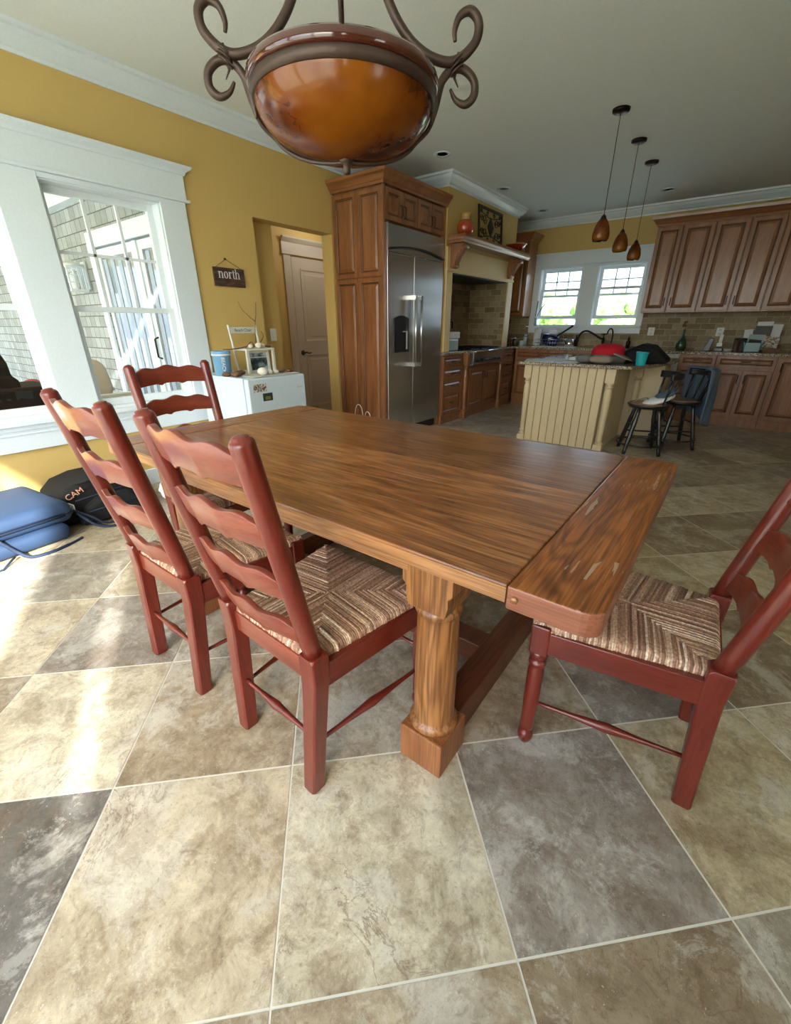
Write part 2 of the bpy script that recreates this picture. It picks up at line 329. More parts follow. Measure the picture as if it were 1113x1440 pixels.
# ------------------------------------------------------------------ mesh builder
ORG = {}
class MB:
    def __init__(s): s.v = []; s.f = []; s.m = []; s.sm = []
    def add(s, vs, fs, mi=0, smooth=False, T=None):
        b = len(s.v)
        if T is not None: vs = [T @ Vector(p) for p in vs]
        s.v += [tuple(p) for p in vs]
        for f in fs: s.f.append([b + i for i in f]); s.m.append(mi); s.sm.append(smooth)
    def box(s, x0, x1, y0, y1, z0, z1, mi=0, T=None):
        x0, x1 = min(x0, x1), max(x0, x1); y0, y1 = min(y0, y1), max(y0, y1); z0, z1 = min(z0, z1), max(z0, z1)
        vs = [(x0, y0, z0), (x1, y0, z0), (x1, y1, z0), (x0, y1, z0), (x0, y0, z1), (x1, y0, z1), (x1, y1, z1), (x0, y1, z1)]
        s.add(vs, [(0, 3, 2, 1), (4, 5, 6, 7), (0, 1, 5, 4), (1, 2, 6, 5), (2, 3, 7, 6), (3, 0, 4, 7)], mi, False, T); return s
    def lathe(s, prof, o=(0, 0, 0), n=24, mi=0, T=None, ax='z'):
        vs = []; fs = []
        for r, z in prof:
            for k in range(n):
                a = 2 * PI * k / n; p = (r * math.cos(a), r * math.sin(a), z)
                if ax == 'x': p = (p[2], p[0], p[1])
                if ax == 'y': p = (p[1], p[2], p[0])
                vs.append((p[0] + o[0], p[1] + o[1], p[2] + o[2]))
        for i in range(len(prof) - 1):
            for k in range(n):
                k2 = (k + 1) % n; fs.append((i * n + k, i * n + k2, (i + 1) * n + k2, (i + 1) * n + k))
        if prof[0][0] > 1e-4: fs.append(tuple(reversed(range(n))))
        if prof[-1][0] > 1e-4: fs.append(tuple((len(prof) - 1) * n + k for k in range(n)))
        s.add(vs, fs, mi, True, T); return s
    def tube(s, pts, rad, n=10, mi=0, T=None, flat=None):
        pts = [Vector(p) for p in pts]; N = len(pts)
        if not hasattr(rad, '__len__'): rad = [rad] * N
        vs = []; fs = []; up = None
        for i, p in enumerate(pts):
            t = (pts[min(i + 1, N - 1)] - pts[max(i - 1, 0)]).normalized()
            if up is None:
                up = Vector((0, 0, 1)) if abs(t.z) < .9 else Vector((1, 0, 0))
            up = (up - t * up.dot(t)).normalized(); sd = t.cross(up)
            for k in range(n):
                a = 2 * PI * k / n; vs.append(p + (sd * math.cos(a) + up * math.sin(a)) * rad[i])
        for i in range(N - 1):
            for k in range(n):
                k2 = (k + 1) % n; fs.append((i * n + k, i * n + k2, (i + 1) * n + k2, (i + 1) * n + k))
        fs.append(tuple(reversed(range(n)))); fs.append(tuple((N - 1) * n + k for k in range(n)))
        s.add(vs, fs, mi, True, T); return s
    def prism(s, poly, ax, a, b, mi=0, T=None, smooth=False):
        """poly 2d in the plane normal to ax (x:(y,z) y:(x,z) z:(x,y)) extruded a..b"""
        def P(p, t): return {'x': (t, p[0], p[1]), 'y': (p[0], t, p[1]), 'z': (p[0], p[1], t)}[ax]
        n = len(poly); vs = [P(p, a) for p in poly] + [P(p, b) for p in poly]
        fs = [tuple(range(n)), tuple(reversed(range(n, 2 * n)))] + [(i + n, (i + 1) % n + n, (i + 1) % n, i) for i in range(n)]
        s.add(vs, fs, mi, smooth, T); return s
    def rings(s, o, u, v, n, w, h, prof, mis):
        o, u, v, n = map(Vector, (o, u, v, n)); vs = []
        for ins, d in prof:
            for a, c in ((ins, ins), (w - ins, ins), (w - ins, h - ins), (ins, h - ins)):
                vs.append(o + u * a + v * c + n * d)
        b = len(s.v); s.v += [tuple(p) for p in vs]
        for i in range(len(prof) - 1):
            for k in range(4):
                k2 = (k + 1) % 4
                s.f.append([b + i * 4 + k, b + i * 4 + k2, b + (i + 1) * 4 + k2, b + (i + 1) * 4 + k]); s.m.append(mis[i]); s.sm.append(False)
        e = b + (len(prof) - 1) * 4; s.f.append([e, e + 1, e + 2, e + 3]); s.m.append(mis[-1]); s.sm.append(False)
        s.f.append([b + 3, b + 2, b + 1, b]); s.m.append(0); s.sm.append(False)
        return s
    def sweep(s, path, prof, mi=0, closed=False):
        """prof [(out,z)], path 2d points; out = right-hand side of travel"""
        P = [Vector(p) for p in path]; n = len(P); K = len(prof); vs = []; fs = []
        def nrm(a, b): d = (b - a).normalized(); return Vector((d.y, -d.x))
        for i in range(n):
            if closed: n0 = nrm(P[i - 1], P[i]); n1 = nrm(P[i], P[(i + 1) % n])
            else:
                n0 = nrm(P[max(i - 1, 0)], P[max(i - 1, 0) + 1]) if i > 0 else nrm(P[0], P[1])
                n1 = nrm(P[i], P[i + 1]) if i < n - 1 else n0
            mt = (n0 + n1).normalized(); k = 1 / max(.3, mt.dot(n1))
            for o, z in prof: q = P[i] + mt * (o * k); vs.append((q.x, q.y, z))
        R = n if closed else n - 1
        for i in range(R):
            j = (i + 1) % n
            for k in range(K):
                k2 = (k + 1) % K; fs.append((i * K + k, i * K + k2, j * K + k2, j * K + k))
        if not closed: fs.append(tuple(range(K))); fs.append(tuple((n - 1) * K + k for k in reversed(range(K))))
        s.add(vs, fs, mi); return s
    def blob(s, c, r, seg=16, rings=10, mi=0, jit=0., power=1., T=None, seed=0):
        """super-ellipsoid"""
        rnd = random.Random(seed); vs = []; fs = []
        sg = lambda x, p: math.copysign(abs(x) ** p, x)
        for i in range(1, rings):
            a = PI * i / rings - PI / 2
            for k in range(seg):
                b = 2 * PI * k / seg; j = 1 + rnd.uniform(-jit, jit)
                vs.append((c[0] + r[0] * sg(math.cos(a), power) * sg(math.cos(b), power) * j, c[1] + r[1] * sg(math.cos(a), power) * sg(math.sin(b), power) * j, c[2] + r[2] * sg(math.sin(a), power) * j))
        for i in range(rings - 2):
            for k in range(seg):
                k2 = (k + 1) % seg; fs.append((i * seg + k, i * seg + k2, (i + 1) * seg + k2, (i + 1) * seg + k))
        vs.append((c[0], c[1], c[2] - r[2])); vs.append((c[0], c[1], c[2] + r[2])); q = len(vs)
        for k in range(seg):
            k2 = (k + 1) % seg; fs.append((q - 2, k2, k)); fs.append((q - 1, (rings - 2) * seg + k, (rings - 2) * seg + k2))
        s.add(vs, fs, mi, True, T); return s
    def build(s, name, mats, parent=None, bevel=0, seg=2, sub=0, at=None, world=True, smooth=None, kind=None):
        if not isinstance(mats, (list, tuple)): mats = [mats]
        me = bpy.data.meshes.new(name); o = bpy.data.objects.new(name, me); C.objects.link(o)
        org = Vector((0, 0, 0))
        if parent is not None:
            o.parent = parent
            if world: org = ORG.get(parent.name, Vector((0, 0, 0)))
        elif at is not None: org = Vector(at); o.location = org
        ORG[o.name] = org
        me.from_pydata([tuple(Vector(p) - org) for p in s.v], [], s.f)
        for k in mats: me.materials.append(M[k] if isinstance(k, str) else k)
        for i, p in enumerate(me.polygons):
            p.material_index = min(s.m[i], len(mats) - 1); p.use_smooth = s.sm[i] if smooth is None else smooth
        bm = bmesh.new(); bm.from_mesh(me)
        bmesh.ops.recalc_face_normals(bm, faces=bm.faces); bm.to_mesh(me); bm.free()
        if bevel:
            md = o.modifiers.new('bevel', 'BEVEL'); md.width = bevel; md.segments = seg; md.limit_method = 'ANGLE'; md.angle_limit = math.radians(40)
            md.harden_normals = False
        if sub:
            md = o.modifiers.new('sub', 'SUBSURF'); md.levels = sub; md.render_levels = sub
        if kind: o['kind'] = kind
        return o
def thing(name, label, cat, loc=(0, 0, 0), rotz=0, group=None):
    o = bpy.data.objects.new(name, None); C.objects.link(o); o.location = loc; o.rotation_euler = (0, 0, rotz); o.empty_display_size = .1
    o['label'] = label; o['category'] = cat
    if group: o['group'] = group
    ORG[o.name] = Vector(loc); return o
def tag(o, label, cat, group=None):
    o['label'] = label; o['category'] = cat
    if group: o['group'] = group
    return o
def dup(root, loc, rotz, label=None):
    def cp(o, par):
        c = o.copy(); C.objects.link(c); c.parent = par
        for ch in [k for k in bpy.data.objects if k.parent == o and k not in new]: new.add(c); cp(ch, c)
        return c
    new = set(); kids = list(root.children)
    r = root.copy(); C.objects.link(r); r.location = loc; r.rotation_euler = (0, 0, rotz)
    ORG[r.name] = Vector(loc)
    if label: r['label'] = label
    for ch in kids:
        g = list(ch.children); c = ch.copy(); C.objects.link(c); c.parent = r
        for x in g:
            d = x.copy(); C.objects.link(d); d.parent = c
    return r
def text(name, s, size, mat, parent, loc, rot, depth=.001, font_scale=(1, 1, 1)):
    cu = bpy.data.curves.new(name, 'FONT'); cu.body = s; cu.size = size; cu.extrude = depth; cu.align_x = 'CENTER'; cu.align_y = 'CENTER'
    t = bpy.data.objects.new(name + '_tmp', cu); C.objects.link(t)
    bpy.context.view_layer.update()
    me = bpy.data.meshes.new_from_object(t.evaluated_get(bpy.context.evaluated_depsgraph_get()))
    bpy.data.objects.remove(t)
    me.materials.clear(); me.materials.append(M[mat])
    o = bpy.data.objects.new(name, me); C.objects.link(o); o.parent = parent
    o.location = Vector(loc) - ORG.get(parent.name, Vector((0, 0, 0))); o.rotation_euler = rot; o.scale = font_scale
    return o

# ------------------------------------------------------------------ dimensions
WX = -3.67; BY = 7.78; RX = 2.6; FY = -1.0; CZ = 2.74; WT = .15
# ================================================================== SETTING
def clip(poly, rect):
    x0, x1, y0, y1 = rect
    def cl(P, ins, inter):
        out = []
        for i in range(len(P)):
            a, b = P[i - 1], P[i]
            if ins(b):
                if not ins(a): out.append(inter(a, b))
                out.append(b)
            elif ins(a): out.append(inter(a, b))
        return out
    def lx(v): return lambda a, b: (v, a[1] + (b[1] - a[1]) * (v - a[0]) / (b[0] - a[0]))
    def ly(v): return lambda a, b: (a[0] + (b[0] - a[0]) * (v - a[1]) / (b[1] - a[1]), v)
    for ins, it in ((lambda p: p[0] >= x0, lx(x0)), (lambda p: p[0] <= x1, lx(x1)), (lambda p: p[1] >= y0, ly(y0)), (lambda p: p[1] <= y1, ly(y1))):
        poly = cl(poly, ins, it)
        if not poly: return []
    return poly
TONES = {'beige': (192, 180, 154), 'cream': (204, 196, 172), 'tan': (168, 154, 130), 'grey': (146, 138, 128), 'dark': (106, 102, 97), 'gold': (180, 166, 134), 'brown': (148, 132, 108), 'lgrey': (162, 154, 138)}
FIX = {(0, -1): 'cream', (1, -1): 'grey', (-1, -1): 'beige', (-2, -1): 'dark', (2, -1): 'gold', (1, -2): 'brown', (0, -2): 'tan', (2, -2): 'lgrey',
       (-1, 0): 'tan', (-2, 0): 'cream', (0, 0): 'lgrey', (1, 0): 'tan', (2, 0): 'grey', (-3, 0): 'brown', (-2, 1): 'grey', (-3, 1): 'beige', (-1, 1): 'lgrey', (3, 0): 'brown',
       (2, 1): 'gold', (3, 1): 'gold', (-3, 2): 'lgrey', (-2, 2): 'tan', (-4, 1): 'cream', (-4, 2): 'beige', (3, -1): 'beige', (4, 0): 'gold', (0, 1): 'beige', (1, 1): 'tan'}
def floor():
    s, ou, ov = .5056, -.1926, .9024; q = math.sqrt(.5); g = .0026
    vs = []; fs = []; mi = []; cols = []
    rects = [(WX - .0, RX, FY, BY), (-4.7, WX, 3.1, 5.3)]
    rnd = random.Random(11)
    for i in range(-20, 24):
        for j in range(-20, 24):
            tone = FIX.get((i, j)) or rnd.choice(['beige', 'tan', 'tan', 'grey', 'gold', 'brown', 'lgrey', 'beige'])
            c = srgb(*TONES[tone]); sd = rnd.random(); k = rnd.uniform(.94, 1.06)
            P = []
            for a, b in ((i * s + ou + g, j * s + ov + g), ((i + 1) * s + ou - g, j * s + ov + g), ((i + 1) * s + ou - g, (j + 1) * s + ov - g), (i * s + ou + g, (j + 1) * s + ov - g)):
                P.append((a * q - b * q, a * q + b * q))
            for r in rects:
                pp = clip(P, r)
                if len(pp) < 3: continue
                b0 = len(vs); n = len(pp)
                vs += [(x, y, 0) for x, y in pp]; fs.append(list(range(b0, b0 + n))); mi.append(0); cols.append((c[0] * k, c[1] * k, c[2] * k, sd))
    for r in rects:
        b0 = len(vs); x0, x1, y0, y1 = r
        vs += [(x0, y0, -.0015), (x1, y0, -.0015), (x1, y1, -.0015), (x0, y1, -.0015)]; fs.append([b0, b0 + 1, b0 + 2, b0 + 3]); mi.append(1); cols.append((1, 1, 1, 0))
        vs2 = [(x0, y0, -.12), (x1, y0, -.12), (x1, y1, -.12), (x0, y1, -.12)]
        b1 = len(vs); vs += vs2; fs.append([b1 + 3, b1 + 2, b1 + 1, b1]); mi.append(1); cols.append((1, 1, 1, 0))
    me = bpy.data.meshes.new('floor'); o = bpy.data.objects.new('floor', me); C.objects.link(o)
    me.from_pydata(vs, [], fs); me.materials.append(M['tile']); me.materials.append(M['grout'])
    ca = me.color_attributes.new('tone', 'FLOAT_COLOR', 'CORNER')
    for p in me.polygons:
        p.material_index = mi[p.index]
        for l in p.loop_indices: ca.data[l].color = cols[p.index]
    o['kind'] = 'structure'
floor()
def struct(name, mb, mats, bevel=0, sub=0):
    return mb.build(name, mats, kind='structure', bevel=bevel, sub=sub)
def wall_holes(mb, ax, p0, p1, a0, a1, z0, z1, holes, mi=0):
    """wall slab normal to ax between p0,p1 ; holes [(a,b,za,zb)] sorted, non overlapping in a"""
    def bx(a, b, za, zb):
        if b - a < 1e-5 or zb - za < 1e-5: return
        if ax == 'x': mb.box(p0, p1, a, b, za, zb, mi)
        else: mb.box(a, b, p0, p1, za, zb, mi)
    cur = a0
    for a, b, za, zb in holes:
        bx(cur, a, z0, z1); bx(a, b, z0, za); bx(a, b, zb, z1); cur = b
    bx(cur, a1, z0, z1)
W1 = (.23, .995); W2 = (1.20, 1.965); WZ = (.645, 2.065)
mb = MB()
wall_holes(mb, 'x', WX - WT, WX, FY, 2.77, 0, CZ, [(W1[0], W1[1], *WZ), (W2[0], W2[1], *WZ)])
mb.box(WX - WT, WX, 2.77, 3.74, 2.09, CZ)                         # header over the opening
mb.box(WX - WT, WX, 3.74, BY, 0, CZ)
mb.box(WX - WT - .12, WX - WT, 2.72, 3.08, 0, 2.6)   # set-back return beside the opening
struct('wall_left', mb, 'yellow')
# kitchen back wall
K1 = (-2.90, -2.215); K2 = (-2.01, -1.335); KZ = (1.215, 2.07)
mb = MB(); wall_holes(mb, 'y', BY, BY + WT, WX - WT, RX + WT, 0, CZ, [(K1[0], K1[1], *KZ), (K2[0], K2[1], *KZ)])
struct('wall_back', mb, 'yellow')
# wall behind the camera with tall glazing
B1 = (-3.2, -1.62); B2 = (-1.52, .42); B3 = (.93, 1.31)
mb = MB(); wall_holes(mb, 'y', FY - WT, FY, WX - WT, RX + WT, 0, CZ, [(B1[0], B1[1], .08, 2.48), (B2[0], B2[1], .08, 2.48), (B3[0], B3[1], 1.25, 2.4)])
struct('wall_front', mb, 'yellow')
# right wall
R1 = (.35, 1.05)
mb = MB(); wall_holes(mb, 'x', RX, RX + WT, FY, BY, 0, CZ, [(R1[0], R1[1], .35, 2.25)])
struct('wall_right', mb, 'yellow')
# ceiling
mb = MB(); mb.box(WX - WT, RX + WT, FY - WT, BY + WT, CZ, CZ + .12); struct('ceiling', mb, 'ceiling')
# hallway beyond the opening
HX = -4.7
mb = MB(); mb.box(HX, WX - WT - .12, 2.98, 3.10, 0, 2.5); mb.box(HX - .12, HX, 2.98, 5.42, 0, 2.5); mb.box(HX, WX - WT, 5.3, 5.42, 0, 2.5)
struct('wall_hall', mb, 'yellow')
mb = MB(); mb.box(HX - .12, WX - WT, 2.98, 5.42, 2.5, 2.6); struct('ceiling_hall', mb, 'ceiling')
# range alcove wall
HW = -2.98; NY = (5.03, 6.68); NZ = 1.815
mb = MB()
mb.box(-3.669, HW, 4.90, NY[0], .909, CZ); mb.box(-3.669, HW, NY[1], 6.84, .909, CZ); mb.box(-3.67, HW, NY[0], NY[1], NZ, CZ)
struct('wall_range', mb, 'yellow')
mb = MB(); mb.box(-3.60, -3.585, NY[0], NY[1], .909, NZ); struct('wall_range_tile', mb, 'splash_y')
mb = MB(); mb.box(-3.585, HW - .002, NY[1] - .01, NY[1], .909, NZ); mb.box(-3.585, HW - .002, NY[0], NY[0] + .01, .909, NZ); struct('wall_range_side_tile', mb, 'splash_x')
mb = MB(); mb.box(-3.585, HW - .03, NY[0] + .01, NY[1] - .01, NZ - .02, NZ); struct('ceiling_alcove', mb, 'blackplastic')
mb = MB()                                                          # cream surround of the alcove; panel below the shelf painted paler, as if lit
for y0, y1 in ((4.905, NY[0] + .012), (NY[1] - .012, 6.835)): mb.box(HW, HW + .018, y0, y1, .915, NZ + .02)
mb.box(HW, HW + .018, 4.905, 6.835, NZ - .012, 2.06); mb.box(HW, HW + .03, 4.90, 6.84, NZ + .0, NZ + .025)
struct('trim_1', mb, 'cream', bevel=.003)
# crown mouldings
crown = [(0, 2.625), (.012, 2.625), (.016, 2.642), (.03, 2.65), (.07, 2.69), (.085, 2.715), (.105, 2.72), (.11, 2.74), (0, 2.74)]
mb = MB(); mb.sweep([(WX, FY), (WX, 4.90), (HW, 4.90), (HW, 6.84), (WX, 6.84), (WX, BY), (RX, BY), (RX, FY)], crown); struct('trim_2', mb, 'white')
# baseboards
mb = MB(); mb.box(WX, WX + .016, FY, 2.77, 0, .13); struct('baseboard_left', mb, 'white', bevel=.004)
mb = MB(); mb.box(RX - .016, RX, FY, BY, 0, .13); struct('baseboard_right', mb, 'white', bevel=.004)
# backsplash
mb = MB()
mb.box(WX, -3.01, BY - .012, BY, .91, 1.40); mb.box(-3.01, -1.27, BY - .012, BY, .91, 1.108); mb.box(-1.27, RX, BY - .012, BY, .91, 1.40)
struct('wall_back_tile', mb, 'splash_x')
mb = MB(); mb.box(WX, WX + .012, 6.84, BY, .91, 1.40); struct('wall_left_tile', mb, 'splash_y')

# casings of the left windows
mb = MB(); t = .02
def cas(y0, y1, z0, z1, d=t): mb.box(WX, WX + d, y0, y1, z0, z1)
cas(W2[1] - .012, 2.15, .649, 2.08); cas(W1[1] - .012, W2[0] + .012, .649, 2.08); cas(.04, W1[0] + .012, .649, 2.08); cas(.1, 2.0, 2.05, 2.079, .018)
cas(.02, 2.165, 2.095, 2.265, .024); cas(.0, 2.185, 2.08, 2.097, .04)
mb.sweep([(WX + .02, .02), (WX + .02, 2.165), (WX, 2.165)], [(0, 2.25), (.012, 2.25), (.02, 2.27), (.05, 2.29), (.055, 2.305), (0, 2.305)])
cas(.0, 2.19, .618, .649, .06); cas(.02, 2.17, .585, .618, .036); cas(.02, 2.17, .45, .585, .022); cas(.02, 2.17, .555, .568, .03)
struct('trim_3', mb, 'white', bevel=.003)
# casings of the kitchen windows
mb = MB()
def kc(x0, x1, z0, z1, d=.02): mb.box(x0, x1, BY - d, BY, z0, z1)
kc(-3.0, K1[0] + .012, 1.215, 2.10); kc(K1[1] - .012, K2[0] + .012, 1.215, 2.10); kc(K2[1] - .012, -1.262, 1.215, 2.10); kc(-2.95, -1.3, 2.055, 2.087, .018)
kc(-3.03, -1.262, 2.10, 2.245, .026); kc(-3.045, -1.262, 2.088, 2.104, .04); kc(-3.06, -1.262, 2.245, 2.272, .05)
kc(-3.03, -1.262, 1.195, 1.215, .07); kc(-3.0, -1.262, 1.108, 1.195, .022)
struct('trim_4', mb, 'white', bevel=.003)

def window(name, ax, inner, out, a0, a1, z0, z1, meet, cols, rows, label_none=None, lift=0.):
    """double-hung window; ax 'x': plane normal x at inner face `inner`, out=-1/+1 direction outdoors"""
    root = bpy.data.objects.new(name, None); C.objects.link(root)
    c = ((inner, (a0 + a1) / 2, z0) if ax == 'x' else ((a0 + a1) / 2, inner, z0)); root.location = c; ORG[root.name] = Vector(c); root['kind'] = 'structure'
    def B(mb, d0, d1, a, b, za, zb, mi=0):
        p, q = inner + out * d0, inner + out * d1
        if ax == 'x': mb.box(p, q, a, b, za, zb, mi)
        else: mb.box(a, b, p, q, za, zb, mi)
    jt = .022
    mb = MB()
    B(mb, .0, .15, a0, a0 + jt, z0, z1); B(mb, .0, .15, a1 - jt, a1, z0, z1); B(mb, 0, .15, a0, a1, z1 - jt, z1); B(mb, 0, .17, a0, a1, z0, z0 + .02)
    mb.build('window_frame', 'vinyl', root, bevel=.002)
    sw = .042
    def sash(nm, d0, za, zb, grid, rail_top=sw, rail_bot=sw):
        mb = MB(); A0, A1 = a0 + jt, a1 - jt; d1 = d0 + .035
        B(mb, d0, d1, A0, A0 + sw, za, zb); B(mb, d0, d1, A1 - sw, A1, za, zb)
        B(mb, d0, d1, A0 + sw, A1 - sw, zb - rail_top, zb); B(mb, d0, d1, A0 + sw, A1 - sw, za, za + rail_bot)
        so = mb.build(nm, 'vinyl', root, bevel=.002)
        g = MB(); B(g, d0 + .014, d0 + .018, A0 + sw, A1 - sw, za + rail_bot, zb - rail_top); g.build('pane', 'glass', so)
        if grid:
            g = MB(); W = A1 - A0 - 2 * sw; Hh = zb - rail_top - za - rail_bot
            for i in range(1, grid[0]): x = A0 + sw + W * i / grid[0]; B(g, d0 + .006, d0 + .026, x - .009, x + .009, za + rail_bot, zb - rail_top)
            for fr in grid[1]: zz = za + rail_bot + Hh * fr; B(g, d0 + .006, d0 + .026, A0 + sw, A1 - sw, zz - .009, zz + .009)
            g.build('muntins', 'vinyl', so)
    sash('upper_sash', .095, meet - .03, z1 - jt, (cols, rows), sw, .034)
    sash('lower_sash', .055, z0 + .02 + lift, meet + .006 + lift, None, .036, .05)
    return root
window('window_1', 'x', WX, -1, *W1, *WZ, 1.34, 3, [.5])
window('window_2', 'x', WX, -1, *W2, *WZ, 1.34, 3, [.5])
window('window_3', 'y', BY, 1, *K1, *KZ, 1.675, 3, [.58], lift=.085)
window('window_4', 'y', BY, 1, *K2, *KZ, 1.675, 3, [.58], lift=.085)
def fixed_window(name, ax, inner, out, a0, a1, z0, z1, n):
    root = bpy.data.objects.new(name, None); C.objects.link(root)
    c = ((inner, (a0 + a1) / 2, z0) if ax == 'x' else ((a0 + a1) / 2, inner, z0)); root.location = c; ORG[root.name] = Vector(c); root['kind'] = 'structure'
    def B(mb, d0, d1, a, b, za, zb):
        p, q = inner + out * d0, inner + out * d1
        if ax == 'x': mb.box(p, q, a, b, za, zb)
        else: mb.box(a, b, p, q, za, zb)
    mb = MB(); w = .035 if a1 - a0 > .3 else .006
    B(mb, .05, .1, a0, a1, z0, z0 + w); B(mb, .05, .1, a0, a1, z1 - w, z1); B(mb, .05, .1, a0, a0 + w, z0 + w, z1 - w); B(mb, .05, .1, a1 - w, a1, z0 + w, z1 - w)
    for i in range(1, n): x = a0 + (a1 - a0) * i / n; B(mb, .05, .1, x - w, x + w, z0 + w, z1 - w)
    mb.build('window_frame', 'vinyl', root, bevel=.002)
    g = MB(); B(g, .07, .076, a0 + w, a1 - w, z0 + w, z1 - w); g.build('pane', 'glass', root)
fixed_window('window_5', 'y', FY, -1, *B1, .08, 2.48, 2)
fixed_window('window_6', 'y', FY, -1, *B2, .08, 2.48, 2)
fixed_window('window_7', 'y', FY, -1, *B3, 1.25, 2.4, 1)
fixed_window('window_8', 'x', RX, 1, *R1, .35, 2.25, 2)

# hall door
def hall_door():
    root = bpy.data.objects.new('door_1', None); C.objects.link(root); root.location = (HX, 4.45, 0); ORG[root.name] = Vector((HX, 4.45, 0)); root['kind'] = 'structure'
    mb = MB(); y0, y1, h = 4.04, 4.86, 2.0
    x = HX + .004
    mb.box(HX, x + .012, y0, y1, .01, h)
    o = mb.build('door_leaf', 'doorpaint', root, bevel=.002)
    mb = MB()
    pr = [(0, 0), (.0, .008), (.012, .008), (.03, -.002), (.05, -.002), (.07, .006)]
    for za, zb in ((1.02, 1.88), (.16, .86)):
        mb.rings((x + .0125, y0 + .13, za), (0, 1, 0), (0, 0, 1), (1, 0, 0), y1 - y0 - .26, zb - za, pr, [0] * 6)
    mb.build('door_panel', 'doorpaint', root)
    mb = MB(); mb.box(HX, HX + .02, y0 - .12, y0 - .008, 0, 2.03); mb.box(HX, HX + .02, y1 + .008, y1 + .12, 0, 2.03)
    mb.box(HX, HX + .024, y0 - .14, y1 + .14, 2.03, 2.17); mb.box(HX, HX + .035, y0 - .15, y1 + .15, 2.018, 2.034)
    mb.sweep([(HX + .02, y0 - .14), (HX + .02, y1 + .14)], [(0, 2.15), (.01, 2.15), (.04, 2.19), (.042, 2.205), (0, 2.205)])
    mb.build('door_casing', 'doorpaint', root, bevel=.002)
    mb = MB(); mb.lathe([(.032, 0), (.032, .008), (.014, .012), (.012, .04)], (x + .012, y0 + .07, .885), 16, ax='x')
    mb.tube([(x + .05, y0 + .07, .885), (x + .055, y0 + .10, .89), (x + .055, y0 + .14, .878), (x + .055, y0 + .185, .884)], [.010, .009, .008, .007], 8)
    mb.build('door_handle', 'bronze', root)
hall_door()
# light switch on the splayed jamb
sw = thing('light_switch', 'white light switch plate on the set-back yellow wall beside the hall opening', 'light switch', (WX - WT, 2.975, 1.09))
ang = math.atan2(.15, .31)
T = Matrix.Translation((WX - WT, 2.975, 1.135)) @ Matrix.Rotation(PI / 2, 4, 'Z')
mb = MB(); mb.box(-.036, .036, -.008, .0, -.058, .058, T=T); mb.build('plate', 'whitep', sw, bevel=.002)
mb = MB(); mb.box(-.014, .014, -.014, -.008, -.03, .03, T=T); mb.build('rocker', 'whitep', sw, bevel=.002)

# ================================================================== EXTERIOR
mb = MB(); wall_holes(mb, 'y', 2.86, 2.98, -16, WX - WT - .13, -.1, 2.9, [(-7.3, -5.0, -.1, 2.18)]); struct('wall_exterior', mb, 'shingle')
mb = MB(); mb.box(-16, WX - WT, -3.5, 2.98, 2.9, 3.0)
for i in range(40): mb.box(-16, WX - WT, -3.4 + i * .16, -3.39 + i * .16, 2.894, 2.9)
struct('ceiling_porch', mb, 'cream')
mb = MB(); mb.box(-16, WX - WT, 2.74, 2.86, 2.72, 2.9); mb.box(-7.42, -4.9, 2.83, 2.86, 2.18, 2.36)
mb.box(-7.42, -7.3, 2.83, 2.86, -.1, 2.18); mb.box(-5.0, -4.9, 2.83, 2.86, -.1, 2.18); mb.box(-16, WX - WT, -3.5, -3.3, 2.6, 2.9)
struct('trim_5', mb, 'white')
mb = MB(); mb.box(-16, WX - WT, -3.5, 2.98, -.22, -.1); struct('floor_porch', mb, 'deck')
# patio door
root = bpy.data.objects.new('door_2', None); C.objects.link(root); root.location = (-6.15, 2.9, -.1); ORG[root.name] = Vector((-6.15, 2.9, -.1)); root['kind'] = 'structure'
mb = MB()
for x0, x1 in ((-7.3, -6.2), (-6.1, -5.0)):
    mb.box(x0, x0 + .09, 2.88, 2.93, -.1, 2.16); mb.box(x1 - .09, x1, 2.88, 2.93, -.1, 2.16); mb.box(x0 + .09, x1 - .09, 2.88, 2.93, 2.06, 2.16); mb.box(x0 + .09, x1 - .09, 2.88, 2.93, -.1, .06)
mb.box(-6.2, -6.1, 2.86, 2.96, -.1, 2.16)
mb.build('door_frame', 'white', root)
mb = MB()
for x0, x1 in ((-7.21, -6.29), (-6.01, -5.09)): mb.box(x0, x1, 2.9, 2.91, .06, 2.06)
mb.build('door_glass', 'dglass', root)
mb = MB()
for x0 in (-7.2, -5.99):
    pts = []; n = 60
    vs = []; fs = []
    for i in range(n + 1):
        x = x0 + .9 * i / n; y = 2.898 - .003 * math.sin(i * 1.3)
        if i % 24 < 9: continue
    for k in range(4): mb.box(x0 + .02 + k * .22, x0 + .12 + k * .22, 2.894, 2.899, .08, 2.04)
mb.build('curtain', 'curtain', root)
mb = MB(); mb.tube([(-6.05, 2.88, .82), (-6.05, 2.83, .84), (-6.05, 2.83, 1.06), (-6.05, 2.88, 1.08)], .012, 8); mb.build('door_handle', 'bronze', root)
